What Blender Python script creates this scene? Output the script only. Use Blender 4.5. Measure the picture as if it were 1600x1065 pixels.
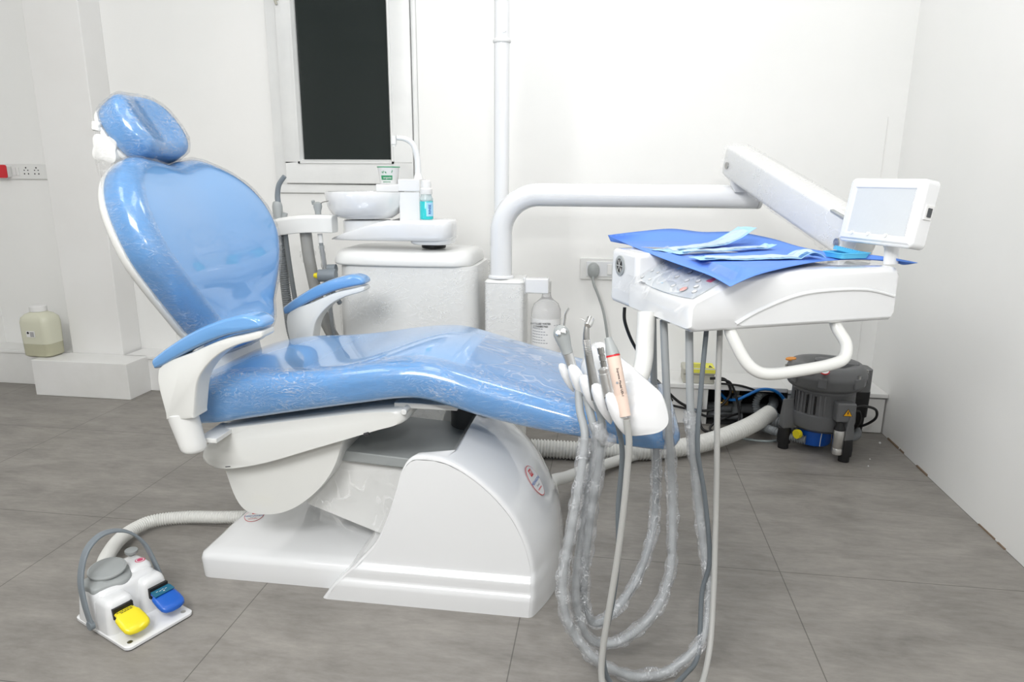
import bpy, bmesh, math, random
from mathutils import Vector, Matrix, noise
for o in list(bpy.data.objects): bpy.data.objects.remove(o)
SC = bpy.context.scene
COL = SC.collection
PI = math.pi
random.seed(7)

# ---------------------------------------------------------------- camera
cam_d = bpy.data.cameras.new('camera'); cam = bpy.data.objects.new('camera', cam_d); COL.objects.link(cam)
cam_d.sensor_width = 36.0; cam_d.lens = 24.0; cam_d.clip_start = 0.02
YAW, PITCH, ROLL = -0.13842304, 0.23544436, 0.00645168
fw = Vector((math.sin(YAW)*math.cos(PITCH), math.cos(YAW)*math.cos(PITCH), -math.sin(PITCH)))
rt = Vector((math.cos(YAW), -math.sin(YAW), 0)); up = rt.cross(fw)
r2 = rt*math.cos(ROLL) + up*math.sin(ROLL); u2 = up*math.cos(ROLL) - rt*math.sin(ROLL)
cam.matrix_world = Matrix(((r2.x, u2.x, -fw.x, 0), (r2.y, u2.y, -fw.y, 0), (r2.z, u2.z, -fw.z, 1.05), (0, 0, 0, 1)))
SC.camera = cam

# ---------------------------------------------------------------- world, lights, exposure
w = bpy.data.worlds.new('night'); SC.world = w; w.use_nodes = True
w.node_tree.nodes['Background'].inputs[0].default_value = (0.35, 0.45, 0.5, 1)
w.node_tree.nodes['Background'].inputs[1].default_value = 0.06
SC.view_settings.view_transform = 'Standard'; SC.view_settings.look = 'None'
SC.view_settings.gamma = 1; SC.view_settings.use_curve_mapping = False
SC.view_settings.exposure = 0.12
def area(name, loc, target, sx, sy, power, col=(1, 1, 1), spread=PI):
    d = bpy.data.lights.new(name, 'AREA'); d.shape = 'RECTANGLE'; d.size = sx; d.size_y = sy
    d.energy = power; d.color = col; d.spread = spread
    o = bpy.data.objects.new(name, d); COL.objects.link(o); o.location = loc
    o.rotation_euler = (Vector(target)-Vector(loc)).to_track_quat('-Z', 'Y').to_euler()
    return o
#LIGHTS
area('ceiling_light_panel', (-0.5, 1.5, 2.66), (-0.5, 1.5, 0), 0.4, 1.1, 5, (1, 0.99, 0.98))
area('ceiling_light_panel', (-1.8, 0.9, 2.66), (-1.8, 0.9, 0), 0.5, 0.9, 6, (1, 0.99, 0.98))
area('ceiling_light_panel', (0.1, 2.3, 2.66), (0.0, 2.6, 0), 0.5, 0.5, 7, (1, 0.99, 0.98))
area('bounce_light', (-0.8, -0.5, 2.3), (-0.4, 3.1, 1.0), 1.2, 0.8, 50, (1, 1, 0.995))
area('flash', (0.12, -0.15, 1.50), (0.0, 3.1, 1.25), 0.12, 0.09, 8, (1, 0.99, 0.98))
#ENDLIGHTS

# ---------------------------------------------------------------- materials
M = {}
def mat(name, col, rough=0.5, metal=0.0, coat=0.0, spec=0.5, trans=0.0, ior=1.45, alpha=1.0, bump=None, var=None, coatr=0.05):
    m = bpy.data.materials.new(name); m.use_nodes = True; nt = m.node_tree; b = nt.nodes['Principled BSDF']
    b.inputs['Base Color'].default_value = (*col, 1); b.inputs['Roughness'].default_value = rough
    b.inputs['Metallic'].default_value = metal; b.inputs['Coat Weight'].default_value = coat
    b.inputs['Coat Roughness'].default_value = coatr
    b.inputs['Specular IOR Level'].default_value = spec; b.inputs['Transmission Weight'].default_value = trans
    b.inputs['IOR'].default_value = ior; b.inputs['Alpha'].default_value = alpha
    if bump or var:
        tc = nt.nodes.new('ShaderNodeTexCoord')
    if bump:      # (scale, strength, distance)
        n = nt.nodes.new('ShaderNodeTexNoise'); n.inputs['Scale'].default_value = bump[0]; n.inputs['Detail'].default_value = 4
        nt.links.new(tc.outputs['Object'], n.inputs['Vector'])
        bp = nt.nodes.new('ShaderNodeBump'); bp.inputs['Strength'].default_value = bump[1]; bp.inputs['Distance'].default_value = bump[2]
        nt.links.new(n.outputs['Fac'], bp.inputs['Height']); nt.links.new(bp.outputs['Normal'], b.inputs['Normal'])
    if var:       # (scale, col2, detail)
        n = nt.nodes.new('ShaderNodeTexNoise'); n.inputs['Scale'].default_value = var[0]; n.inputs['Detail'].default_value = 6
        nt.links.new(tc.outputs['Object'], n.inputs['Vector'])
        mx = nt.nodes.new('ShaderNodeMix'); mx.data_type = 'RGBA'
        rr = nt.nodes.new('ShaderNodeMapRange'); rr.inputs[1].default_value = 0.38; rr.inputs[2].default_value = 0.66
        nt.links.new(n.outputs['Fac'], rr.inputs[0]); nt.links.new(rr.outputs[0], mx.inputs[0])
        mx.inputs[6].default_value = (*col, 1); mx.inputs[7].default_value = (*var[1], 1)
        nt.links.new(mx.outputs[2], b.inputs['Base Color'])
    M[name] = m; return m
mat('wall_paint', (0.89, 0.89, 0.875), 0.45, bump=(9, 0.12, 0.01), var=(1.7, (0.86, 0.865, 0.85)))
mat('column_paint', (0.84, 0.84, 0.83), 0.5, bump=(7, 0.12, 0.01), var=(2.3, (0.80, 0.795, 0.78)))
mat('ceiling_paint', (0.85, 0.85, 0.84), 0.8)
mat('ledge_paint', (0.84, 0.84, 0.83), 0.4, bump=(14, 0.2, 0.008), var=(4, (0.78, 0.78, 0.76)))
mat('window_paint', (0.80, 0.81, 0.80), 0.35, bump=(16, 0.25, 0.006), var=(6, (0.74, 0.75, 0.745)))
mat('white_gloss', (0.80, 0.81, 0.82), 0.18, coat=1.0, coatr=0.03)
mat('white_warm', (0.76, 0.765, 0.74), 0.3, coat=0.35)
mat('white_satin', (0.78, 0.785, 0.77), 0.35, coat=0.2)
mat('blue_vinyl', (0.15, 0.35, 0.67), 0.22, coat=1.0, coatr=0.035, spec=0.6)
mat('grey_plastic', (0.20, 0.23, 0.255), 0.42)
mat('grey_mid', (0.35, 0.37, 0.37), 0.45)
mat('grey_dark', (0.075, 0.08, 0.085), 0.5)
mat('cast_grey', (0.13, 0.133, 0.137), 0.42, bump=(60, 0.15, 0.003), var=(5, (0.165, 0.168, 0.172)))
mat('black_rubber', (0.012, 0.012, 0.013), 0.5)
mat('black_gloss', (0.008, 0.008, 0.009), 0.25)
mat('chrome', (0.75, 0.75, 0.74), 0.14, metal=1)
mat('steel', (0.45, 0.45, 0.44), 0.3, metal=1)
mat('aluminium', (0.62, 0.62, 0.61), 0.36, metal=0.85)
mat('brushed_can', (0.58, 0.57, 0.55), 0.28, metal=0.9)
mat('brass', (0.55, 0.36, 0.12), 0.3, metal=1)
mat('yellow_plastic', (0.86, 0.72, 0.02), 0.35, coat=0.3)
mat('blue_plastic', (0.015, 0.12, 0.55), 0.35, coat=0.3)
mat('teal_print', (0.012, 0.13, 0.22), 0.4)
mat('blue_part', (0.01, 0.10, 0.48), 0.35)
mat('blue_tube', (0.01, 0.16, 0.50), 0.35)
mat('hose_white', (0.72, 0.72, 0.69), 0.42)
mat('hose_grey', (0.26, 0.28, 0.29), 0.45)
mat('hose_grey_light', (0.36, 0.38, 0.39), 0.45)
mat('hose_dark', (0.13, 0.15, 0.165), 0.4)
mat('hose_beige', (0.40, 0.40, 0.385), 0.45)
mat('pvc_grey', (0.19, 0.20, 0.21), 0.45)
mat('pink_beige', (0.76, 0.60, 0.51), 0.4)
mat('red', (0.62, 0.02, 0.03), 0.4)
mat('pink_red', (0.62, 0.06, 0.16), 0.4)
mat('blue_ink', (0.02, 0.10, 0.38), 0.5)
mat('black_ink', (0.03, 0.03, 0.035), 0.5)
mat('grey_ink', (0.30, 0.31, 0.33), 0.5)
mat('green_ink', (0.03, 0.30, 0.13), 0.5)
mat('orange', (0.85, 0.33, 0.05), 0.5)
mat('salmon', (0.85, 0.42, 0.36), 0.5)
mat('amber', (0.85, 0.42, 0.0), 0.5)
mat('yellow_label', (0.83, 0.80, 0.10), 0.5)
mat('box_beige', (0.52, 0.51, 0.44), 0.45)
mat('label_white', (0.80, 0.80, 0.79), 0.5)
mat('drape_blue', (0.13, 0.29, 0.80), 0.65, bump=(40, 0.15, 0.002))
mat('pouch_blue', (0.38, 0.66, 0.88), 0.4, bump=(35, 0.5, 0.003))
mat('pouch_ink', (0.08, 0.22, 0.48), 0.5)
mat('pouch_film', (0.50, 0.66, 0.80), 0.2)
mat('dish_blue', (0.10, 0.50, 0.80), 0.35)
mat('panel_face', (0.58, 0.62, 0.65), 0.12, coat=0.7)
mat('cavity_shade', (0.03, 0.03, 0.032), 0.8)
mat('screen_glass', (0.66, 0.69, 0.71), 0.12, coat=0.8, bump=(18, 0.25, 0.006))
mat('canister', (0.66, 0.66, 0.53), 0.38, coat=0.2)
mat('canister_liquid', (0.47, 0.46, 0.33), 0.3, coat=0.3)
mat('grey_label', (0.42, 0.43, 0.45), 0.5)
mat('bottle_plastic', (0.9, 0.9, 0.9), 0.12, trans=0.75, ior=1.2)
mat('mouthwash', (0.05, 0.72, 0.76), 0.15, trans=0.35, ior=1.33, coat=0.4)
mat('clear_plastic', (0.85, 0.95, 0.97), 0.1, trans=0.7, ior=1.3)
mat('dirt', (0.22, 0.16, 0.11), 0.8)
# dark window pane
mat('night_glass', (0.018, 0.024, 0.023), 0.04, spec=0.6)

def film(name, amount, scale=30, stretch=(1, 1, 1), tint=(1, 1, 1), haze=0.0, lo=0.045, gloss=0.5):
    """thin clear film: fresnel gloss over a see-through sheet, faint milky creases with their glints put into the colour"""
    m = bpy.data.materials.new(name); m.use_nodes = True; nt = m.node_tree; nt.nodes.clear()
    N = nt.nodes.new; L = nt.links.new
    out = N('ShaderNodeOutputMaterial'); mix = N('ShaderNodeMixShader'); mix2 = N('ShaderNodeMixShader'); tr = N('ShaderNodeBsdfTransparent')
    gl = N('ShaderNodeBsdfGlossy'); gl.inputs['Roughness'].default_value = 0.09
    df = N('ShaderNodeBsdfDiffuse'); df.inputs['Color'].default_value = (*tint, 1)
    tc = N('ShaderNodeTexCoord'); mp = N('ShaderNodeMapping'); mp.inputs['Scale'].default_value = stretch
    L(tc.outputs['Object'], mp.inputs[0])
    n = N('ShaderNodeTexNoise'); n.inputs['Scale'].default_value = scale; n.inputs['Detail'].default_value = 3; n.inputs['Distortion'].default_value = 1.6
    L(mp.outputs[0], n.inputs['Vector'])
    wv = N('ShaderNodeVectorMath'); wv.operation = 'MULTIPLY_ADD'; wv.inputs[1].default_value = (0.35, 0.35, 0.35)
    L(n.outputs['Color'], wv.inputs[0]); L(mp.outputs[0], wv.inputs[2])
    vo = N('ShaderNodeTexVoronoi'); vo.feature = 'DISTANCE_TO_EDGE'; vo.inputs['Scale'].default_value = scale*1.7; L(wv.outputs[0], vo.inputs['Vector'])
    n3 = N('ShaderNodeTexNoise'); n3.inputs['Scale'].default_value = 9; L(tc.outputs['Object'], n3.inputs['Vector'])
    pm = N('ShaderNodeMapRange'); pm.inputs[1].default_value = 0.36; pm.inputs[2].default_value = 0.62; L(n3.outputs['Fac'], pm.inputs[0])
    bp = N('ShaderNodeBump'); bp.inputs['Strength'].default_value = 0.7; bp.inputs['Distance'].default_value = 0.006
    hs = N('ShaderNodeMath'); hs.operation = 'MINIMUM'; hs.inputs[1].default_value = 0.12; L(vo.outputs['Distance'], hs.inputs[0])
    ha = N('ShaderNodeMath'); ha.operation = 'MULTIPLY_ADD'; ha.inputs[1].default_value = 3.0; L(hs.outputs[0], ha.inputs[0]); L(n.outputs['Fac'], ha.inputs[2])
    L(ha.outputs[0], bp.inputs['Height']); L(bp.outputs['Normal'], gl.inputs['Normal'])
    fr = N('ShaderNodeFresnel'); fr.inputs['IOR'].default_value = 1.45; L(bp.outputs['Normal'], fr.inputs['Normal'])
    f2 = N('ShaderNodeMath'); f2.operation = 'MULTIPLY'; f2.inputs[1].default_value = gloss; f2.use_clamp = True; L(fr.outputs[0], f2.inputs[0])
    rr = N('ShaderNodeMapRange'); rr.inputs[1].default_value = 0.0; rr.inputs[2].default_value = lo
    rr.inputs[3].default_value = amount*3.2; rr.inputs[4].default_value = 0.0  # white mixed in along creases, painted glints of the wrinkled film
    L(vo.outputs['Distance'], rr.inputs[0])
    m1 = N('ShaderNodeMath'); m1.operation = 'MULTIPLY_ADD'; m1.inputs[2].default_value = haze; L(rr.outputs[0], m1.inputs[0]); L(pm.outputs[0], m1.inputs[1])
    L(m1.outputs[0], mix2.inputs[0]); L(tr.outputs[0], mix2.inputs[1]); L(df.outputs[0], mix2.inputs[2])
    L(f2.outputs[0], mix.inputs[0]); L(mix2.outputs[0], mix.inputs[1]); L(gl.outputs[0], mix.inputs[2]); L(mix.outputs[0], out.inputs[0])
    M[name] = m
film('wrap_film', 0.09, 5, (1.5, 1.5, 3), haze=0.04, gloss=0.12)
film('sleeve_film', 0.20, 12, tint=(0.9, 0.92, 0.95), haze=0.16)
film('pad_film', 0.15, 11, (1.0, 1.3, 3.5), haze=0.0, lo=0.055, gloss=0.38)
film('clear_sheet', 0.08, 4, haze=0.03, gloss=0.4)

def floor_mat():
    m = bpy.data.materials.new('vinyl_floor'); m.use_nodes = True; nt = m.node_tree; b = nt.nodes['Principled BSDF']
    N = nt.nodes.new; L = nt.links.new
    tc = N('ShaderNodeTexCoord')
    mp = N('ShaderNodeMapping'); mp.inputs['Scale'].default_value = (1.4, 3.4, 1); L(tc.outputs['Object'], mp.inputs[0])
    n1 = N('ShaderNodeTexNoise'); n1.inputs['Scale'].default_value = 2.6; n1.inputs['Detail'].default_value = 10; n1.inputs['Roughness'].default_value = 0.68; n1.inputs['Distortion'].default_value = 0.4
    L(mp.outputs[0], n1.inputs['Vector'])
    n2 = N('ShaderNodeTexNoise'); n2.inputs['Scale'].default_value = 30; n2.inputs['Detail'].default_value = 6; n2.inputs['Roughness'].default_value = 0.7
    mp2 = N('ShaderNodeMapping'); mp2.inputs['Scale'].default_value = (0.6, 2.2, 1); L(tc.outputs['Object'], mp2.inputs[0]); L(mp2.outputs[0], n2.inputs['Vector'])
    cr = N('ShaderNodeValToRGB'); e = cr.color_ramp.elements
    e[0].position = 0.28; e[0].color = (0.160, 0.150, 0.137, 1); e[1].position = 0.72; e[1].color = (0.36, 0.338, 0.31, 1)
    mx = N('ShaderNodeMix'); mx.inputs[0].default_value = 0.34; L(n1.outputs['Fac'], mx.inputs[2]); L(n2.outputs['Fac'], mx.inputs[3]); L(mx.outputs[0], cr.inputs[0])
    # plank seams: tiles 0.777 wide (x) and 0.389 deep (y)
    sep = N('ShaderNodeSeparateXYZ'); L(tc.outputs['Object'], sep.inputs[0])
    def seam(sock, off, per):
        a = N('ShaderNodeMath'); a.operation = 'ADD'; a.inputs[1].default_value = off; L(sock, a.inputs[0])
        q = N('ShaderNodeMath'); q.operation = 'PINGPONG'; q.inputs[1].default_value = per/2; L(a.outputs[0], q.inputs[0])
        l = N('ShaderNodeMath'); l.operation = 'LESS_THAN'; l.inputs[1].default_value = 0.0013; L(q.outputs[0], l.inputs[0]); return l.outputs[0]
    s1 = seam(sep.outputs[0], 10*0.6813-0.502, 0.6813); s2 = seam(sep.outputs[1], 10*0.6813-1.765, 0.6813)
    mm = N('ShaderNodeMath'); mm.operation = 'MAXIMUM'; L(s1, mm.inputs[0]); L(s2, mm.inputs[1])
    mx2 = N('ShaderNodeMix'); mx2.data_type = 'RGBA'; sc = N('ShaderNodeMath'); sc.operation = 'MULTIPLY'; sc.inputs[1].default_value = 0.65
    L(mm.outputs[0], sc.inputs[0]); L(sc.outputs[0], mx2.inputs[0]); L(cr.outputs[0], mx2.inputs[6]); mx2.inputs[7].default_value = (0.05, 0.047, 0.042, 1)
    L(mx2.outputs[2], b.inputs['Base Color']); b.inputs['Roughness'].default_value = 0.42; b.inputs['Specular IOR Level'].default_value = 0.35
    bp = N('ShaderNodeBump'); bp.inputs['Strength'].default_value = 0.15; bp.inputs['Distance'].default_value = 0.002; L(n2.outputs['Fac'], bp.inputs['Height']); L(bp.outputs['Normal'], b.inputs['Normal'])
    M['floor'] = m
floor_mat()

# ---------------------------------------------------------------- geometry helpers (world metres)
V = Vector
def lerp(a, b, t): return a+(b-a)*t
def frame(d):
    d = V(d).normalized(); a = V((0, 0, 1)) if abs(d.z) < 0.95 else V((0, 1, 0))
    x = a.cross(d).normalized(); return x, d.cross(x)
def crom(pts, n=8, closed=False):
    pts = [V(p) for p in pts]; out = []; m = len(pts)
    rng = range(m) if closed else range(m-1)
    for i in rng:
        if closed: a, b, c, d = pts[i-1], pts[i], pts[(i+1) % m], pts[(i+2) % m]
        else: a, b, c, d = pts[max(i-1, 0)], pts[i], pts[i+1], pts[min(i+2, m-1)]
        for k in range(n):
            t = k/n; out.append(0.5*((2*b)+(c-a)*t+(2*a-5*b+4*c-d)*t*t+(3*b-a-3*c+d)*t*t*t))
    if not closed: out.append(pts[-1])
    return out
class G:
    def __init__(s): s.v = []; s.f = []
    def add(s, vs, fs):
        o = len(s.v); s.v += [V(p) for p in vs]; s.f += [tuple(i+o for i in f) for f in fs]; return s
    def loft(s, rings, closed=True, cap0=True, cap1=True):
        n = len(rings[0]); vs = [p for r in rings for p in r]; fs = []
        for i in range(len(rings)-1):
            for j in range(n if closed else n-1):
                k = (j+1) % n; fs.append((i*n+j, i*n+k, (i+1)*n+k, (i+1)*n+j))
        if cap0: fs.append(tuple(range(n))[::-1])
        if cap1: fs.append(tuple((len(rings)-1)*n+j for j in range(n)))
        return s.add(vs, fs)
    def box(s, c, size, R=None):
        c = V(c); h = V(size)/2; R = R or Matrix.Identity(3)
        vs = [c+R@V((x*h.x, y*h.y, z*h.z)) for x in (-1, 1) for y in (-1, 1) for z in (-1, 1)]
        return s.add(vs, [(0, 1, 3, 2), (4, 6, 7, 5), (0, 4, 5, 1), (2, 3, 7, 6), (0, 2, 6, 4), (1, 5, 7, 3)])
    def bb(s, a, b): a = V(a); b = V(b); return s.box((a+b)/2, [abs(x) for x in (b-a)])
    def tube(s, pts, r, n=12, cap=True, rfun=None, flat=1.0):
        pts = [V(p) for p in pts]; m = len(pts); rings = []; ux = None
        for i, p in enumerate(pts):
            d = (pts[min(i+1, m-1)]-pts[max(i-1, 0)])
            if d.length < 1e-9: d = V((0, 0, 1))
            d.normalize()
            if ux is None: ux, _ = frame(d)
            ux = (ux-d*ux.dot(d)); ux = ux.normalized() if ux.length > 1e-6 else frame(d)[0]
            uy = d.cross(ux); rr = rfun(i/(m-1), i) if rfun else r
            rings.append([p+ux*math.cos(2*PI*k/n)*rr+uy*math.sin(2*PI*k/n)*rr*flat for k in range(n)])
        return s.loft(rings, cap0=cap, cap1=cap)
    def cyl(s, a, b, r0, r1=None, n=24):
        return s.tube([a, b], r0, n, rfun=lambda t, i: lerp(r0, r0 if r1 is None else r1, t))
    def lathe(s, prof, o, axis=(0, 0, 1), n=32, ang=2*PI):
        ax = V(axis).normalized(); x, y = frame(ax); o = V(o)
        rings = [[o+ax*h+(x*math.cos(ang*k/n)+y*math.sin(ang*k/n))*max(r, 1e-5) for k in range(n)] for r, h in prof]
        return s.loft(rings)
    def prism(s, poly, off):
        off = V(off); poly = [V(p) for p in poly]; return s.loft([poly, [p+off for p in poly]])
    def ball(s, c, r, n=12, sq=(1, 1, 1)):
        prof = [(math.sin(PI*i/n), -math.cos(PI*i/n)) for i in range(n+1)]; c = V(c)
        rings = [[c+V((max(a, 1e-4)*math.cos(2*PI*k/(2*n))*r*sq[0], max(a, 1e-4)*math.sin(2*PI*k/(2*n))*r*sq[1], b*r*sq[2])) for k in range(2*n)] for a, b in prof]
        return s.loft(rings)
def bellow(r, dr, per, L):      # radius function of a corrugated hose of length L
    k = L/per
    return lambda t, i: r+dr*math.cos(2*PI*k*t)
def plen(p): return sum((p[i+1]-p[i]).length for i in range(len(p)-1))
def resample(p, step):
    out = [p[0]]; acc = 0; tot = plen(p); n = max(2, int(tot/step)); seg = tot/n; d = seg
    for i in range(len(p)-1):
        a, b = p[i], p[i+1]; l = (b-a).length
        while l > 0 and d <= acc+l+1e-9:
            out.append(a.lerp(b, (d-acc)/l)); d += seg
            if len(out) > n: return out
        acc += l
    return out
def corr(pts, r, dr, per, n=16):
    p = resample(crom(pts, 10), per/4); g = G()
    return g.tube(p, r, n, rfun=lambda t, i: r+(dr if i % 4 in (0, 1) else -dr))
def hose(pts, r, n=10, zmin=None):
    p = crom(pts, 8)
    if zmin is not None: p = [V((q.x, q.y, max(q.z, zmin))) for q in p]
    return G().tube(p, r, n)
def sleeve(pts, r, seed=0, n=12, amp=0.45, zmin=0.02):
    p = resample(crom(pts, 8), 0.008); p = [V((q.x, q.y, max(q.z, zmin))) for q in p]; g = G(); g.tube(p, r, n, cap=False)
    m = len(p)
    for i in range(m):
        for k in range(n):
            q = g.v[i*n+k]; d = q-p[i]
            f = noise.noise(q*38+V((seed, 0, 0)))+0.6*noise.noise(q*95+V((0, seed, 0)))
            g.v[i*n+k] = p[i]+d*(1+amp*f)
    return g
ROOTLOC = {}
def link(o, parent=None):
    COL.objects.link(o)
    if parent: o.parent = parent
    return o
def rootloc(o):
    l = V((0, 0, 0))
    while o: l += o.location; o = o.parent
    return l
def obj(name, g, m, parent=None, smooth=40, bevel=0, bseg=3, sub=0, origin=None, bangle=35):
    me = bpy.data.meshes.new(name); off = rootloc(parent) if parent else (V(origin) if origin is not None else None)
    if off is None:
        xs = [v.x for v in g.v]; ys = [v.y for v in g.v]; zs = [v.z for v in g.v]
        off = V(((min(xs)+max(xs))/2, (min(ys)+max(ys))/2, min(zs)))
    me.from_pydata([v-off for v in g.v], [], g.f); me.update()
    bm = bmesh.new(); bm.from_mesh(me); bmesh.ops.remove_doubles(bm, verts=bm.verts, dist=1e-6)
    bmesh.ops.recalc_face_normals(bm, faces=bm.faces); bm.to_mesh(me); bm.free()
    if isinstance(m, str): m = M[m]
    me.materials.append(m)
    if smooth:
        for p in me.polygons: p.use_smooth = True
        if smooth < 180: me.set_sharp_from_angle(angle=math.radians(smooth))
    o = bpy.data.objects.new(name, me)
    if not parent: o.location = off
    link(o, parent)
    if bevel:
        b = o.modifiers.new('bevel', 'BEVEL'); b.width = bevel; b.segments = bseg; b.limit_method = 'ANGLE'; b.angle_limit = math.radians(bangle); b.harden_normals = False
        for p in me.polygons: p.use_smooth = True
        if smooth: me.set_sharp_from_angle(angle=math.radians(180)); 
        w_ = o.modifiers.new('wn', 'WEIGHTED_NORMAL'); w_.keep_sharp = False
    if sub:
        s = o.modifiers.new('sub', 'SUBSURF'); s.levels = sub; s.render_levels = sub
    return o
def thing(name, label, cat, loc, group=None):
    o = bpy.data.objects.new(name, None); o.empty_display_size = 0.05; link(o); o.location = loc
    o['label'] = label; o['category'] = cat
    if group: o['group'] = group
    return o
def tag(o, label, cat, group=None):
    o['label'] = label; o['category'] = cat
    if group: o['group'] = group
    return o
def struct(name, g, m, parent=None, **k):
    o = obj(name, g, m, parent, **k)
    if not parent: o['kind'] = 'structure'
    return o
def text(name, s, m, parent, pos, right, upv, size, depth=0.0006, align='CENTER', squash=1.0):
    cu = bpy.data.curves.new(name, 'FONT'); cu.body = s; cu.size = size; cu.align_x = align; cu.align_y = 'CENTER'; cu.extrude = depth/2; cu.resolution_u = 2
    t = bpy.data.objects.new(name, cu); COL.objects.link(t)
    me = bpy.data.meshes.new_from_object(t); bpy.data.objects.remove(t); bpy.data.curves.remove(cu)
    r = V(right).normalized(); n = r.cross(V(upv)).normalized(); u = n.cross(r)
    off = V(pos)-rootloc(parent)
    R = Matrix((r*squash, u, n)).transposed()
    for v in me.vertices: v.co = off+R@v.co
    me.materials.clear(); me.materials.append(M[m] if isinstance(m, str) else m)
    o = bpy.data.objects.new(name, me); link(o, parent); return o
def plate(name, pos, right, upv, w, h, t, m, parent, r=0.0, n=5):
    """thin rounded rectangle standing on a surface, thickness t along its normal"""
    R = V(right).normalized(); nn = R.cross(V(upv)).normalized(); U = nn.cross(R); pos = V(pos); poly = []
    r = min(r, w/2-1e-5, h/2-1e-5)
    for cx, cy, a0 in ((w/2-r, h/2-r, 0), (-w/2+r, h/2-r, PI/2), (-w/2+r, -h/2+r, PI), (w/2-r, -h/2+r, 1.5*PI)):
        if r <= 0: poly.append(pos+R*cx+U*cy)
        else:
            for k in range(n+1):
                a = a0+PI/2*k/n; poly.append(pos+R*(cx+r*math.cos(a))+U*(cy+r*math.sin(a)))
    g = G().prism(poly, nn*t)
    if name is None: return g
    return obj(name, g, m, parent, smooth=40)
def pad(outline, O, U, W, Nn, h, edge, dish=None, back=0.0, rings=6, inner=7, roundback=0.012):
    """upholstered pad: outline is a closed list of (u,w); thickness h along Nn; rounded edge"""
    pts = [V((a, b, 0)) for a, b in outline]; m = len(pts); cen = sum(pts, V((0, 0, 0)))/m
    nor = []
    for i in range(m):
        t = (pts[(i+1) % m]-pts[i-1]).normalized(); nn = V((t.y, -t.x, 0))
        if nn.dot(pts[i]-cen) < 0: nn = -nn
        nor.append(nn)
    O, U, W, Nn = V(O), V(U), V(W), V(Nn)
    def ring(ins, z, sc=1.0):
        out = []
        for i in range(m):
            p = pts[i]-nor[i]*ins; p = cen+(p-cen)*sc; zz = z
            if dish: zz += dish(p.x, p.y)*max(0.0, min(1.0, z/h))
            out.append(O+U*p.x+W*p.y+Nn*zz)
        return out
    R = []
    for k in range(3): R.append(ring(roundback*(1-k/2)**2, back+roundback*k/2))
    for k in range(rings+1):
        a = PI/2*k/rings; R.append(ring(edge*(1-math.cos(a)), h-edge*(1-math.sin(a))))
    for k in range(1, inner+1):
        R.append(ring(edge, h, 1-k/(inner+0.4)))
    return G().loft(R)

# ================================================================ THE ROOM
YB = 3.13; XR = 1.185; XL = -3.16; YF = -1.6; ZC = 2.7
struct('floor', G().bb((XL-0.1, YF-0.1, -0.05), (XR+0.1, YB+0.4, 0)), 'floor', origin=(0, 0, 0), smooth=0)
struct('ceiling', G().bb((XL-0.1, YF-0.1, ZC), (XR+0.1, YB+0.15, ZC+0.08)), 'ceiling_paint', smooth=0)
g = G(); WX0, WX1, WZ0, WZ1 = -1.43, -0.985, 1.115, 2.25
g.bb((XL-0.1, YB, 0), (WX0, YB+0.12, ZC)); g.bb((WX1, YB, 0), (XR+0.1, YB+0.12, ZC))
g.bb((WX0, YB, 0), (WX1, YB+0.12, WZ0)); g.bb((WX0, YB, WZ1), (WX1, YB+0.12, ZC))
struct('wall_back', g, 'wall_paint', smooth=0)
struct('wall_left', G().bb((XL-0.1, YF, 0), (XL, YB, ZC)), 'wall_paint', smooth=0)
struct('wall_right', G().bb((XR, YF, 0), (XR+0.1, YB, ZC)), 'wall_paint', smooth=0)
struct('wall_front', G().bb((XL-0.1, YF-0.1, 0), (XR+0.1, YF, ZC)), 'wall_paint', smooth=0)
struct('wall_column', G().bb((-2.652, 2.992, 0.0), (-2.372, YB, ZC)), 'column_paint', smooth=0, bevel=0.004)
struct('baseboard_column', G().bb((-2.742, 2.832, 0.0), (-2.238, 2.99, 0.178)), 'ledge_paint', smooth=0, bevel=0.003)
# boxed ledge along the back wall: left run, middle run with an open service hole, right run
g = G(); g.bb((XL, 2.987, 0), (-2.66, YB, 0.163)); g.bb((XL, 2.98, 0.163), (-2.66, YB, 0.178))
g.bb((-2.36, 2.987, 0), (-1.0, YB, 0.163)); g.bb((-2.36, 2.98, 0.163), (-1.0, YB, 0.178))
struct('baseboard_left', g, 'ledge_paint', smooth=0, bevel=0.002)
HX0, HX1 = 0.455, 0.775
g = G(); g.bb((-1.0, 2.925, 0), (HX0, YB, 0.160)); g.bb((-1.0, 2.915, 0.163), (HX1+0.005, YB, 0.182))
g.bb((HX0, 3.10, 0), (HX1, YB, 0.163))
struct('baseboard_back', g, 'ledge_paint', smooth=0, bevel=0.002)
g = G(); g.bb((HX1+0.012, 2.925, 0.002), (XR-0.006, YB, 0.152)); g.bb((HX1+0.008, 2.912, 0.160), (XR-0.001, YB, 0.178))
struct('baseboard_right', g, 'ledge_paint', smooth=0, bevel=0.002)
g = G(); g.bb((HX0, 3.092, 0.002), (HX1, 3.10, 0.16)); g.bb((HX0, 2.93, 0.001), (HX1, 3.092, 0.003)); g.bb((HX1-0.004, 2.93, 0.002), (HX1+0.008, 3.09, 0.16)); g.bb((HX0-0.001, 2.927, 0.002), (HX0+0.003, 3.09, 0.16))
struct('hole_shade', g, 'cavity_shade', smooth=0)  # added dark sheets; the hole's inner shade is put into their colour
# hairline crack / joint in the corner board
struct('trim_3', G().bb((XL, YF, 2.47), (XR, YF+0.25, ZC)), 'wall_paint', smooth=0)
struct('trim_2', G().bb((1.118, YB-0.003, 0.18), (1.1205, YB, 1.3)), 'column_paint', smooth=0)
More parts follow.
